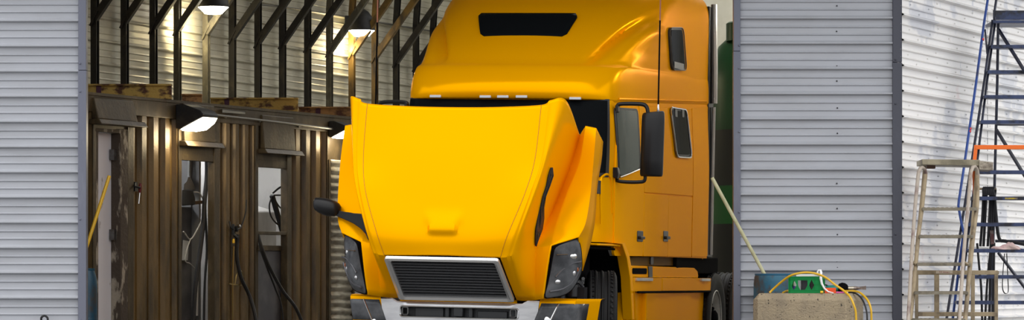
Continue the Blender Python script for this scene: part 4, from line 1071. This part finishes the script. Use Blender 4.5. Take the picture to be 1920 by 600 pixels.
def top(px, d, h=0.0):                              # a point on the block's top, d metres behind its front edge at DB
    return at(px, HY, DB+d)*1.0+Vector((0,0,TB+h-HC))
# ---- barrel with stick
blue_b = mat('scraped_blue_drum', (.055,.058,.062), .5, .05, (.018,.12,.20), 7, (1,1,.7), .46, .58, bump=.1, detail=12)
DR = 34.0-.345; sx = DR/F; R_b = 56.5*sx
cb = at(1413+56.5, HY, DR); cb.z = 0; hb = HC+(HY-513)*DR/F
br_ = thing('drum', cb, 'scraped blue plastic drum behind the concrete block', 'barrel')
b = MB(); b.lathe([(R_b*.93,0),(R_b*.98,.03),(R_b,.10),(R_b,.31),(R_b*1.015,.325),(R_b,.34),(R_b,hb-.42),(R_b*1.015,hb-.405),(R_b,hb-.39),(R_b,hb-.10),(R_b*.975,hb-.035),(R_b*.955,hb-.02),(R_b*.93,hb-.02),(R_b*.93,.05),(.01,.05)], cb, (0,0,1), 48)
obj('body', b, blue_b, br_, sharp=50)
b = MB(); b.lathe([(R_b*.95,hb-.02),(R_b*.965,hb-.012),(R_b*.965,hb),(R_b*.92,hb),(R_b*.92,hb-.02)], cb, (0,0,1), 48); obj('rim', b, mat('blue_rim',(.03,.14,.25),.4), br_)
b = MB(); p0, p1 = at(1335,333,DR-.10), at(1430,508,DR-.05); b.tube([p0, p1, p1+(p1-p0).normalized()*.22], .018, 10)
tag(obj('wooden_stick', b, mat('pale_timber',(.56,.54,.33),.6,0,(.40,.38,.22),7)), 'long pale wooden stick leaning out of the blue drum', 'stick')
# ---- milk crate
green = mat('green_crate_plastic', (.001,.25,.055), .4, spec=.25)
ck = math.radians(10); KX = Vector((math.cos(ck),-math.sin(ck),0)); KY = Vector((math.sin(ck),math.cos(ck),0))
k0 = top(1479,.27); KW, KD, KH = .322, .28, .160
def kp(a, d, z): return k0+KX*a+KY*d+Vector((0,0,z))
cr = thing('milk_crate', kp(KW/2,KD/2,0), 'green plastic milk crate on the concrete block', 'crate')
def side_wall(fn, W_):
    """lattice side with rim, mid band, base and diamond openings; fn(a, d, z)"""
    b = MB()
    def bx(a0,a1,z0,z1,d0=0,d1=.012): b.hexa([fn(a0,d0,z0),fn(a1,d0,z0),fn(a1,d1,z0),fn(a0,d1,z0),fn(a0,d0,z1),fn(a1,d0,z1),fn(a1,d1,z1),fn(a0,d1,z1)])
    bx(0,W_,0,.012,-.002,.014); bx(0,W_,.012,.034,.002); bx(0,W_,.034,.040,-.003); bx(0,W_,.134,.140,-.003); bx(0,W_,.140,.152,.002); bx(0,W_,.152,.160,-.005,.016)
    bx(0,.030,.04,.135,.002); bx(W_-.030,W_,.04,.135,.002)
    bx(0,.008,0,.16,-.004); bx(W_-.008,W_,0,.16,-.004)
    tri = [(.03,.04),(.03,.150),(.036,.150),(.036,.04)]
    def pr(poly, d0=.001, d1=.011): b.prism(poly, fn2, d0, d1)
    fn2 = lambda a,c,d: fn(a,d,c)
    n = 4; step = (W_-.06)/3.0
    for k in range(4):
        x = .03+k*step
        up = [(max(x-step*.30,.03),.04),(min(x+step*.30,W_-.03),.04),(min(x+.010,W_-.03),.095),(max(x-.010,.03),.095)]
        dn = [(max(x-.010,.03),.095),(min(x+.010,W_-.03),.095),(min(x+step*.16,W_-.03),.135),(max(x-step*.16,.03),.135)]
        pr(up); pr(dn)
        for q0, q1 in ((up[0],up[3]),(up[1],up[2])): b.bar(fn(q0[0],-.002,q0[1]), fn(q1[0],-.002,q1[1]), .006,.006)
    bx(.0,.05,.088,.092,-.003); bx(W_-.05,W_,.088,.092,-.003)
    return b
def plate(fn, W_):
    """moulded long side: plate with a diamond, a wide and another diamond opening"""
    n2 = lambda x, y: ((x-193)/687*W_, (480-y)/300*KH)
    b = MB(); bm = b.bm
    loops = [[n2(193,182),n2(880,182),n2(880,470),n2(193,470)],[n2(252,345),n2(300,237),n2(352,332),n2(318,400),n2(288,420)],
             [n2(380,247),n2(575,247),n2(578,335),n2(525,425),n2(427,425),n2(380,340)],[n2(660,234),n2(718,335),n2(660,430),n2(608,335)]]
    es = []
    for lp in loops:
        vs = [bm.verts.new((x,0,z)) for x, z in lp]
        for i in range(len(vs)): es.append(bm.edges.new((vs[i],vs[(i+1)%len(vs)])))
    bmesh.ops.triangle_fill(bm, edges=es, use_beauty=True)
    r = bmesh.ops.extrude_face_region(bm, geom=bm.faces[:])
    for v in [g for g in r['geom'] if isinstance(g, bmesh.types.BMVert)]: v.co.y += .010
    for v in bm.verts: v.co = fn(v.co.x, v.co.y, v.co.z)
    def bx(a0,a1,z0,z1,d0=-.005,d1=.003): b.hexa([fn(a0,d0,z0),fn(a1,d0,z0),fn(a1,d1,z0),fn(a0,d1,z0),fn(a0,d0,z1),fn(a1,d0,z1),fn(a1,d1,z1),fn(a0,d1,z1)])
    bx(0,W_,.152,.160,-.006); bx(0,W_,.134,.140); bx(0,W_,.026,.032); bx(0,W_,.004,.012); bx(0,.006,0,.16); bx(W_-.006,W_,0,.16)
    bx(n2(722,0)[0],n2(728,0)[0],.03,.15); bx(n2(810,0)[0],n2(816,0)[0],.03,.15); bx(n2(720,0)[0],W_,.084,.089); bx(0,n2(245,0)[0],.084,.089)
    for x0,y0,x1,y1 in ((215,425,250,345),(350,345,427,430),(352,345,320,405),(525,430,585,340),(585,340,655,432),(660,434,722,338),(230,340,285,425)): b.bar(fn(*[n2(x0,y0)[0],-.003,n2(x0,y0)[1]]), fn(*[n2(x1,y1)[0],-.003,n2(x1,y1)[1]]), .005,.005)
    return b
obj('crate_side', plate(lambda a,d,z: kp(a,d,z), KW), green, cr, sharp=30)
obj('crate_side', plate(lambda a,d,z: kp(a,KD-d,z), KW), green, cr, sharp=30)
obj('crate_side', side_wall(lambda a,d,z: kp(KW-d,a,z), KD), green, cr)
obj('crate_side', side_wall(lambda a,d,z: kp(d,a,z), KD), green, cr)
b = MB()
for k in range(7):
    b.hexa([kp(KW*k/6.5,0,0),kp(KW*k/6.5+.016,0,0),kp(KW*k/6.5+.016,KD,0),kp(KW*k/6.5,KD,0),kp(KW*k/6.5,0,.008),kp(KW*k/6.5+.016,0,.008),kp(KW*k/6.5+.016,KD,.008),kp(KW*k/6.5,KD,.008)])
    b.hexa([kp(0,KD*k/6.5,0),kp(KW,KD*k/6.5,0),kp(KW,KD*k/6.5+.016,0),kp(0,KD*k/6.5+.016,0),kp(0,KD*k/6.5,.008),kp(KW,KD*k/6.5,.008),kp(KW,KD*k/6.5+.016,.008),kp(0,KD*k/6.5+.016,.008)])
obj('crate_floor', b, green, cr)
def kbox(mb, a0,a1,d0,d1,z0,z1): mb.hexa([kp(a0,d0,z0),kp(a1,d0,z0),kp(a1,d1,z0),kp(a0,d1,z0),kp(a0,d0,z1),kp(a1,d0,z1),kp(a1,d1,z1),kp(a0,d1,z1)])
white_m = mat('white_board', (.78,.78,.74), .5)
b = MB(); kbox(b, .065,.29,.05,.22,.161,.184); tag(obj('white_board', b, white_m, bevel=.003), 'white flat board lying on top of the green crate', 'board')
b = MB(); kbox(b, .075,.11,.10,.2,.009,.135); tag(obj('white_bottle', b, mat('bottle_white',(.6,.6,.6),.4), bevel=.012), 'white box inside the green crate, left of the dark one', 'box')
b = MB(); kbox(b, .112,.20,.10,.2,.009,.135); tag(obj('dark_box', b, mat('charcoal_box',(.035,.033,.04),.5), bevel=.006), 'charcoal box in the middle of the green crate', 'box')
b = MB(); kbox(b, .20,.27,.10,.2,.009,.135); tag(obj('brown_box', b, mat('dark_brown_box',(.045,.035,.032),.6), bevel=.006), 'dark brown box at the right inside the green crate', 'box')
b = MB(); b.lathe([(.02,0),(.022,.005),(.022,.045),(.014,.06)], kp(.045,.06,.009), (0,0,1), 14); tag(obj('purple_tin', b, mat('violet_tin',(.05,.015,.22),.4)), 'small violet tin inside the left of the green crate', 'tin')
b = MB(); b.lathe([(.022,0),(.024,.08),(.02,.10),(.008,.115)], kp(.055,.15,.009), (0,0,1), 14); tag(obj('white_cup', b, white_m), 'white cone-shaped cap behind the violet tin in the crate', 'cap')
# white hooked tube leaning on the crate
def tpt(px, py, d): return at(px, py, DB+d)
b = MB(); b.tube([tpt(1533.5,514,.24), tpt(1533,510,.24), tpt(1535,507,.24), tpt(1538.5,507,.23), tpt(1539.5,511,.22), tpt(1539,522,.20), tpt(1541,532,.18), tpt(1546,541,.16), tpt(1553,547,.13), tpt(1563,549.5,.10)], [.011,.010,.011,.012,.013,.013,.011,.009,.007,.005], 10, smooth=0)
tag(obj('white_hook_tube', b, mat('glossy_white',(.85,.86,.88),.25)), 'white hooked plastic tube leaning over the green crate corner', 'tube')
# orange box, pink marker, heat gun
b = MB(); p = at(1547,550,DB+.15); w_ = 20.5*DB/F
b.box((p.x,p.y,TB),(p.x+w_,p.y+.09,TB+.052)); b.box((p.x+.002,p.y-.003,TB+.03),(p.x+w_-.002,p.y,TB+.034))
tag(obj('orange_box', b, mat('orange_plastic',(.90,.10,.012),.4), bevel=.005), 'small bright orange box on the block by the crate', 'box')
b = MB(); q0, q1 = at(1568,HY,DB+.10), at(1587,HY,DB+.10); q0.z = q1.z = TB+.008; b.tube([q0,q0.lerp(q1,.9),q1],[.008,.008,.004],10)
mk = thing('marker_pen', q0, 'pink marker pen lying beside the orange box', 'pen'); obj('barrel', b, mat('pink_plastic',(.75,.12,.42),.4), mk)
b = MB(); b.tube([q1-Vector((.003,0,0)), q1+Vector((.016,0,0))], .006, 10); obj('pen_tip', b, white_m, mk)
b = MB(); q0 = at(1538,HY,DB+.12); q0.z = TB+.012; b.tube([q0, q0+Vector((.028,0,.0))], .012, 10); tag(obj('yellow_plug', b, MATS['yellow_plastic'], bevel=.003), 'tiny yellow plug lying at the front right foot of the crate', 'plug')
hgd = .42; zg = HC+(HY-540.5)*(DB+hgd)/F
gx = lambda px: (px-CX)*(DB+hgd)/F
heat = thing('heat_gun', Vector((gx(1585),DB+hgd,TB)), 'teal and black heat gun with flared nozzle lying on the block', 'heat gun')
def lx(mb, prof, n=18): mb.lathe([(r,gx(px)-gx(1550)) for px, r in prof], Vector((gx(1550),DB+hgd,zg)), (1,0,0), n)
b = MB(); lx(b, [(1549,.022),(1552,.028),(1566,.030),(1572,.026)]); obj('body', b, mat('teal_plastic',(.0,.20,.17),.4), heat)
b = MB(); lx(b, [(1571,.024),(1573,.045),(1579,.056),(1585,.050),(1589,.034),(1590,.022)]); obj('guard', b, matt_black, heat)
b = MB(); lx(b, [(1587,.026),(1589,.028),(1590,.018),(1601,.020),(1601.5,.016)]); obj('heater_tube', b, mat('warm_steel',(.55,.50,.40),.3,.9), heat)
b = MB(); lx(b, [(1600.5,.022),(1603,.022),(1612,.012)]); x0, x1 = gx(1609), gx(1623.5)
b.hexa([(x0,DB+hgd-.01,zg-.012),(x1,DB+hgd-.02,zg-.016),(x1,DB+hgd+.02,zg-.016),(x0,DB+hgd+.01,zg-.012),(x0,DB+hgd-.01,zg+.012),(x1,DB+hgd-.02,zg+.024),(x1,DB+hgd+.02,zg+.024),(x0,DB+hgd+.01,zg+.012)])
obj('nozzle', b, mat('burnt_nozzle',(.16,.12,.10),.4,.7,(.30,.25,.22),20), heat)
# cords over the block
yel = mat('yellow_cord', (.72,.42,.015), .4)
def cord(pts, r, m, label, nm='extension_cord', grp=None):
    b = MB(); b.tube([tpt(*p) for p in pts], r, 8, smooth=6); return tag(obj(nm, b, m), label, 'cord', grp)
cord(((1443,549,.30),(1450,542,.3),(1466,528,.24),(1482,517,.16),(1500,512,.12),(1516,511,.12),(1533,514,.12),(1549,521,.12),(1566,534,.10),(1582,545,.06),(1594,557,-.03),(1601,572,-.07),(1605,590,-.07),(1605,640,-.07)), .0105, yel, 'yellow cord arching high over the green crate and down the block')
cord(((1468,549,.5),(1474,546,.55),(1484,545,.6),(1500,546,.62),(1540,546,.60),(1568,545,.45),(1590,546,.36),(1608,547,.3),(1619,554,.2),(1628,565,.12),(1633,580,.08),(1634,600,.08),(1634,640,.08)), .0105, yel, 'second yellow cord running behind the crate and over the right end of the block')
cord(((1568,549,.5),(1590,548,.36),(1604,550,.28),(1614,558,.14),(1621,570,.04),(1625,585,.01),(1626,600,.0),(1626,640,.0)), .0085, rubber, 'black cord hanging over the block between the two yellow ones')
cord(((1548,534,.55),(1554,537,.52),(1560,541,.48),(1575,545,.44)), .008, rubber, 'short black cord between the crate and the heat gun')

# ---- brown rolling ladder
tan = mat('paint_spattered_tan_tube', (.36,.28,.17), .5, .1, (.16,.12,.075), 9, (1,1,.5), .45, .65, bump=.15)
tan_p = mat('scuffed_pinkish_tube', (.42,.36,.30), .5, .1, (.20,.13,.12), 12, (1,1,.4), .48, .66, bump=.15)
tread_m = mat('worn_tread', (.24,.21,.155), .5, .3, (.09,.08,.06), 8, (1,1,1), .45, .7, bump=.2)
LDp = lambda y: 33.0+(600-y)*.0022                 # the flight leans away from the viewer as it rises
lad = thing('platform_ladder', Vector(((1765-CX)*33/F,33,0)), 'tan paint-spattered rolling platform ladder in front of the white wall', 'ladder')
def LP(px, py, f=0.0): return at(px, py, LDp(py)+f)
def to_floor(px0, py0, px1, py1, f=0.0):
    """continue the line through two photo points down to the floor"""
    a, c = LP(px0,py0,f), LP(px1,py1,f); t = (0.0-a.z)/(c.z-a.z); return a+(c-a)*t
for s, pts, foot in ((0,((1735,330),(1729,387),(1722,440),(1714,529)),(1714,529,1707,600)),(1,((1832,318),(1833,350),(1832,387),(1825,440),(1819,501)),(1819,501,1810,600))):
    b = MB(); P_ = [LP(x,y) for x,y in pts]+[to_floor(*foot)]; b.tube([P_[0]+Vector((0,0,.02))]+P_, .021, 10); obj('stringer', b, tan, lad)
    fi = -.16
    hr = ((1736,326),(1734,318),(1730,314.5),(1726,315.5),(1722.5,322),(1721,334),(1716,385),(1712,440),(1709,487)) if s == 0 else ((1834,330),(1832,318),(1828,312.5),(1824,313.5),(1820.5,322),(1819,336),(1815,387),(1810,440),(1806,487))
    ft = (1709,487,1703,600) if s == 0 else (1806,487,1799,600)
    P_ = [LP(x,y,fi*min(1,i/4)) for i,(x,y) in enumerate(hr)]+[to_floor(*ft,fi)]
    b = MB(); b.tube(P_, .0185, 10); obj('handrail', b, tan_p, lad)
    b = MB(); x0, x1 = ((1709,1717) if s == 0 else (1806,1818)); b.tube([LP(x0,484,fi), LP(x0+2,492,fi*.7), LP(x1,497,0)], .014, 8, smooth=4); obj('rail_bracket', b, tan, lad)
for y, x0, x1 in ((389.5,1728,1831),(441,1722,1824),(493,1718,1819),(546.5,1713,1814),(597.5,1709,1809),(649,1705,1804)):
    b = MB(); a, c = LP(x0,y), LP(x1,y)
    b.box((a.x,a.y-.05,a.z-.018),(c.x,a.y+.17,a.z)); b.box((a.x,a.y-.052,a.z-.030),(c.x,a.y-.045,a.z-.002)); 
    for k in range(12): xx = lerp(a.x,c.x,(k+.5)/12); b.box((xx-.012,a.y-.045,a.z),(xx+.012,a.y+.16,a.z+.004))
    obj('tread', b, tread_m, lad, bevel=.002)
b = MB(); a, c = LP(1728,309,0), LP(1836,309,0); zt = LP(1728,299,0).z
b.hexa([(a.x,a.y-.06,a.z),(c.x,a.y-.06,a.z-.012),(c.x+.02,a.y+.5,a.z-.012),(a.x+.01,a.y+.5,a.z),(a.x,a.y-.06,zt),(c.x,a.y-.06,zt-.006),(c.x+.02,a.y+.5,zt-.006),(a.x+.01,a.y+.5,zt)])
obj('platform', b, mat('worn_platform',(.33,.29,.20),.5,.1,(.17,.15,.10),5,bump=.2), lad, bevel=.004)
b = MB(); a = LP(1836,318,-.05); c = LP(1864,303,-.05); b.hexa([(a.x,a.y,a.z),(c.x,a.y+.1,a.z-.004),(c.x,a.y+.5,a.z-.004),(a.x,a.y+.45,a.z),(a.x,a.y-.01,a.z+.088),(c.x,a.y+.1,a.z+.075),(c.x,a.y+.5,a.z+.075),(a.x,a.y+.45,a.z+.088)]); obj('platform_end', b, mat('crumpled_flashing',(.36,.31,.24),.5,.2,(.22,.18,.14),9,bump=1.0,bscale=18), lad, bevel=.003)
b = MB(); a = LP(1738,316,.1); b.box((a.x,a.y,a.z),(a.x+.085,a.y+.1,a.z+.05)); obj('platform_bracket', b, mat('brown_bracket',(.10,.05,.03),.5,.2), lad, bevel=.003)
b = MB()
for x0, x1 in ((1734,1698),(1832,1802)): b.bar(at(x0,312,34.0), at(x1,690,33.9), .03, .03)
objs('rear_leg', b, tan, lad)

# ---- low tan rack with sticker
rk = thing('steel_rack', Vector(((1795-CX)*33.62/F,33.62,0)), 'low tan steel rack with a small sticker standing behind the platform ladder', 'rack')
DK = 33.52
def kx(px): return (px-CX)*DK/F
zr = HC+(HY-507)*DK/F
b = MB(); b.box((kx(1716),DK,zr-.042),(kx(1871),DK+.03,zr)); b.box((kx(1716),DK+.37,zr-.042),(kx(1871),DK+.40,zr)); objs('top_rail', b, tan, rk, bevel=.003)
b = MB(); zl = HC+(HY-585)*DK/F; b.box((kx(1722),DK,zl-.042),(kx(1871),DK+.03,zl)); obj('lower_rail', b, tan, rk, bevel=.003)
for px0, px1, d in ((1716,1722,0),(1865,1871.5,0),(1761,1770,.37),(1821,1828,.0)):
    b = MB(); b.box((kx(px0),DK+d+.002,0),(kx(px1),DK+d+.032,zr-.04 if px0 != 1821 else zr-.005)); obj('leg', b, tan, rk, bevel=.003)
b = MB(); 
for px in (1718,1868): b.box((kx(px),DK+.03,zr-.04),(kx(px)+.03,DK+.37,zr-.005))
objs('cross_rail', b, tan, rk)
b = MB(); b.box((kx(1755),DK-.002,zr-.030),(kx(1786),DK,zr-.004)); st = obj('sticker', b, mat('cream_sticker',(.62,.52,.40),.5), rk); st['label'] = 'cream sticker with red lettering'
b = MB(); x = 1761.0
for w_ in (1.0,.6,1.3,.5,.0,1.2,.8,1.1,.6,1.3,1.0,.7,.9):
    if w_: b.box((kx(x),DK-.003,zr-.018-.0004*(x-1761)),(kx(x+w_),DK-.002,zr-.011-.0004*(x-1761)))
    x += 1.5
obj('sticker_print', b, mat('red_print',(.30,.02,.03),.5), st)

# ---- blue rolling ladder
blu = mat('chipped_blue_paint', (.035,.055,.14), .4, .1, (.012,.013,.022), 7, (1,1,1), .46, .60, bump=.1)
blu_b = mat('bright_blue_tube', (.012,.06,.30), .35, 0, (.02,.03,.10), 6, (1,1,.5), .55, .72)
navy = mat('dark_navy_tube', (.014,.016,.035), .4, .1, (.04,.05,.09), 9, (1,1,.4), .5, .7)
BD = lambda y: 34.15+(600-y)*.0026
bl = thing('warehouse_ladder', Vector(((1880-CX)*34.3/F,34.3,0)), 'tall blue rolling warehouse ladder at the right edge, beside the tan ladder', 'ladder')
def BP(px, py, f=0.0): return at(px, py, BD(py)+f)
def bfloor(px0,py0,px1,py1,f=0.0):
    a, c = BP(px0,py0,f), BP(px1,py1,f); t = (0.0-a.z)/(c.z-a.z); return a+(c-a)*t
def lxp(y): return lerp(1861, 1833, (y-40)/257)      # left stringer px at y
b = MB(); b.tube([BP(1861,38), BP(1846,150), BP(1827,272), BP(1811,372), bfloor(1827,272,1811,372)], .014, 8); b.tube([BP(1866,40,.06), BP(1851,150,.06), BP(1833,297,.06), bfloor(1851,150,1833,297,.06)], .013, 8); objs('stringer', b, navy, bl)
b = MB(); b.tube([BP(2010,38), BP(1995,150), BP(1976,272), bfloor(1995,150,1976,272)], .014, 8); objs('stringer', b, navy, bl)
for y, x0 in ((88,1857),(135.5,1851),(182,1844.5),(229,1838),(276,1833),(323,1829),(372,1820),(421,1814),(470,1808),(519,1800),(567,1793),(616,1787)):
    b = MB(); a, c = BP(x0,y), BP(x0+150,y); b.box((a.x,a.y-.06,a.z-.016),(c.x,a.y+.18,a.z+.016)); b.box((a.x,a.y-.062,a.z-.020),(c.x,a.y-.058,a.z+.018)); obj('tread', b, blu, bl, bevel=.003)
b = MB(); a, c = BP(1861,41), BP(2010,41); b.box((a.x,a.y-.06,a.z-.018),(c.x,a.y+.55,a.z+.012)); obj('platform', b, blu, bl, bevel=.003)
b = MB(); a, c = BP(1867,37), BP(2010,37); b.box((a.x,a.y+.04,a.z),(c.x,a.y+.05,a.z+.10)); b.box((a.x-.022,a.y+.035,a.z),(a.x,a.y+.055,a.z+.105)); obj('toe_board', b, blu, bl, bevel=.003)
b = MB(); rp = 36.1
b.tube([at(1871.5,44,35.7), at(1870,150,35.7), at(1865.5,320,35.7), at(1862,460,35.7), at(1860,700,35.7)], .015, 8); obj('rear_post', b, navy, bl)
b = MB(); b.bar(at(1872,55,35.68), at(1924,138,35.2), .026, .026); b.bar(at(1868,243,35.68), at(1924,334,35.2), .026, .026); b.bar(at(1872,474,35.5), at(1928,548,35.2), .024, .024); objs('diagonal_brace', b, navy, bl)
b = MB(); b.tube([at(1868,233.5,35.65), at(1990,233.5,35.65)], .012, 8); b.tube([at(1866,452,35.5), at(1990,452,35.5)], .014, 8); objs('cross_bar', b, navy, bl)
b = MB(); b.tube([BP(1860,-40,-.1), BP(1852,0,-.1), BP(1845,44,-.1), BP(1831,150,-.1), BP(1807,317,-.1), BP(1798,376,-.1), BP(1797,386,-.1), BP(1799,398,-.08), BP(1803,420,-.04), BP(1808,441,0)], .0135, 8); obj('handrail', b, blu_b, bl)
b = MB(); b.tube([BP(1857.5,-40,.2), BP(1868,0,.1), BP(1865,20,.05), BP(1865,40,.03)], .014, 8); b.tube([BP(1847,55,-.1), BP(1851,101,0)], .010, 6); objs('top_guard', b, navy, bl)
b = MB()
for x, y, h in ((1842.5,72.5,3),(1818.8,240,3),(1818,245,3)): b.tube([BP(x+.6,y,-.1), BP(x-.4,y+h,-.1)], .0155, 8)
objs('tape_band', b, mat('red_tape',(.70,.03,.03),.5), bl)
b = MB(); b.tube([BP(1806,440,.15), BP(1796,518,.15), BP(1788,585,.15), bfloor(1796,518,1788,585,.15)], .0135, 8); obj('lower_rail', b, blu_b, bl)
b = MB(); a = BP(1884,372,-.063); b.box((a.x,a.y,a.z-.008),(a.x+.13,a.y+.002,a.z+.008)); obj('yellow_mark', b, mat('yellow_mark',(.55,.40,.01),.5,0,(.035,.055,.14),9), bl)
# ---- orange rail
orange = mat('orange_paint', (.88,.16,.008), .4)
b = MB(); Dn = 34.0
og = thing('tube_barrier', Vector(((1870-CX)*Dn/F,Dn,0)), 'bright orange tubular frame crossing the blue ladder', 'frame')
b.box(at(1828,280,Dn),at(1990,272,Dn)+Vector((0,.04,0))); obj('top_rail', b, orange, og, bevel=.004)
b = MB(); b.bar(at(1830,272,Dn+.02), at(1825.5,318,Dn+.02), .035,.035); b.bar(at(1825.5,316,Dn+.02), at(1829,400,Dn+.02), .03,.03); b.bar(at(1829,398,Dn+.02), at(1799,690,Dn+.02), .03,.03); obj('leg', b, orange, og, bevel=.004)
b = MB(); b.bar(at(1988,272,Dn+.02), at(1975,690,Dn+.02), .035,.035); obj('leg', b, orange, og, bevel=.004)
# ---- black straps hanging from a peg behind the ladders
strap = mat('black_webbing', (.016,.016,.020), .6)
DS = 34.95
b = MB(); b.tube([at(1826,354,DS), at(1868,354,DS)], .012, 8); pg = obj('hanging_peg', b, tan); tag(pg, 'short tan peg rail holding the black hoses', 'peg')
hs = thing('hose_bundle', at(1855,700,DS)*Vector((1,1,0)), 'bundle of black hoses and straps hanging behind the blue ladder treads', 'hoses')
b = MB()
for k in range(7): 
    x = 1844+k*3.3; b.tube([at(x,366,DS-.03), at(x-1,356,DS-.03), at(x+1,351.5,DS), at(x+3,356,DS+.03), at(x+2,366,DS+.03)], .011, 6, smooth=3)
obj('coil', b, strap, hs)
b = MB()
for x0, x1, x2, y2 in ((1844,1842,1838,462),(1849,1847,1844,462),(1857,1855,1852,462),(1861,1859,1855,600),(1865,1863,1860,462)): b.tube([at(x0,364,DS), at(x1,410,DS), at(x2,y2,DS)], .014, 6, smooth=3)
b.tube([at(1864,362,DS), at(1867,400,DS), at(1873,446,DS), at(1884,452,DS), at(1905,455,DS), at(1930,460,DS)], .018, 6, smooth=4)
b.tube([at(1832,456,DS), at(1836,500,DS), at(1840,545,DS), at(1842,620,DS)], .012, 6, smooth=3); b.tube([at(1858,460,DS), at(1851,530,DS), at(1846,620,DS)], .012, 6, smooth=3)
b.tube([at(1864,455,DS), at(1863,530,DS), at(1862,620,DS)], .013, 6)
objs('hose', b, strap, hs)
b = MB(); b.bar(at(1859,432,DS-.05), at(1861,458,DS-.05), .035, .03); obj('fitting', b, mat('red_brass_fitting',(.14,.05,.05),.4,.4,(.25,.22,.2),30), hs)
b = MB(); pts = [at(1883,476,34.72), at(1880,510,34.72), at(1879,538,34.72), at(1882,549,34.72), at(1887,551,34.72), at(1890,545,34.72), at(1889,520,34.72), at(1887,476,34.72)]
pts = crom(pts, 4); rows = [[p+Vector((0,-.014,0)), p+Vector((0,.014,0)), p+Vector((.006,.014,.006)), p+Vector((.006,-.014,.006))] for p in pts]
b.grid(rows, closed=True); tag(obj('strap_loop', b, strap), 'black strap loop hanging below the tread with the pink rag', 'strap')
# pink rag
rag_m = mat('pink_rag_cloth', (.62,.44,.44), .9, 0, (.50,.40,.36), 9, bump=.4, bscale=50)
b = MB(); rows = []; random.seed(3)
a = BP(1858,468.3,-.03); c = BP(1916,468.3,-.03)
for i in range(25):
    t = i/24; row = []
    for k in range(14):
        a_ = math.pi*k/13; env = (math.sin(math.pi*min(max(t,.02),.98))**.55)
        h = env*(.052+.020*math.sin(9*t+2.0)+.012*math.sin(23*t+k*.9)); y = .065*env*(1+.25*math.sin(7*t+1))
        row.append(Vector((lerp(a.x,c.x,t)+.008*math.sin(3*k), a.y-math.cos(a_)*y+.01*math.sin(12*t+k), a.z+.002+h*math.sin(a_)*(1+.22*math.sin(k*1.9+8*t)))))
    rows.append(row)
b.grid(rows); tag(obj('cloth_rag', b, rag_m, sharp=80, sub=1), 'crumpled pale pink rag lying on a blue ladder tread', 'rag')
# ---- green tank inside, behind the truck
tank_m = mat('green_tank', (.003,.055,.014), .35, 0, (.0025,.042,.012), 2)
DT = 45.0; ct_ = Vector(((1336-CX)*DT/F+.94, DT, 0)); zt = HC+(HY-52)*DT/F
tk = thing('storage_tank', ct_, 'dark green domed storage tank standing inside behind the truck', 'tank')
zz_ = lambda y: HC+(HY-y)*DT/F
b = MB(); b.lathe([(.98,zz_(422)),(.98,zz_(350))], ct_, (0,0,1), 48); obj('lower_shell', b, mat('mid_green',(.006,.11,.018),.4), tk)
b = MB(); b.lathe([(.98,zz_(246)),(.98,zt-.75),(.955,zt-.5),(.86,zt-.25),(.68,zt-.08),(.4,zt),(.01,zt+.02)], ct_, (0,0,1), 48); obj('shell', b, tank_m, tk)
b = MB(); b.lathe([(.975,zz_(351)),(.975,zz_(245))], ct_, (0,0,1), 48); b.lathe([(.985,0),(.985,zz_(421))], ct_, (0,0,1), 48); obj('black_band', b, mat('tank_black',(.010,.011,.012),.4), tk)
b = MB(); b.lathe([(.36,zt-.2),(.36,zt+.03),(.33,zt+.05),(.01,zt+.06)], ct_+Vector((-.42,-.3,0)), (0,0,1), 28); obj('filler_cap', b, tank_m, tk)

# ================================================================== LIGHT
W_ = bpy.data.worlds.new('sky'); S.world = W_; W_.use_nodes = True
nt = W_.node_tree; N = nt.nodes; L = nt.links; bg = N['Background']
tcn = N.new('ShaderNodeTexCoord'); sep = N.new('ShaderNodeSeparateXYZ'); L.new(tcn.outputs['Generated'], sep.inputs[0])
rmp = N.new('ShaderNodeValToRGB'); L.new(sep.outputs['Z'], rmp.inputs['Fac'])
rmp.color_ramp.elements[0].position = 0.0; rmp.color_ramp.elements[0].color = (.46,.475,.50,1)
rmp.color_ramp.elements[1].position = 0.9; rmp.color_ramp.elements[1].color = (1.12,1.11,1.10,1)
L.new(rmp.outputs['Color'], bg.inputs['Color']); bg.inputs['Strength'].default_value = SKY
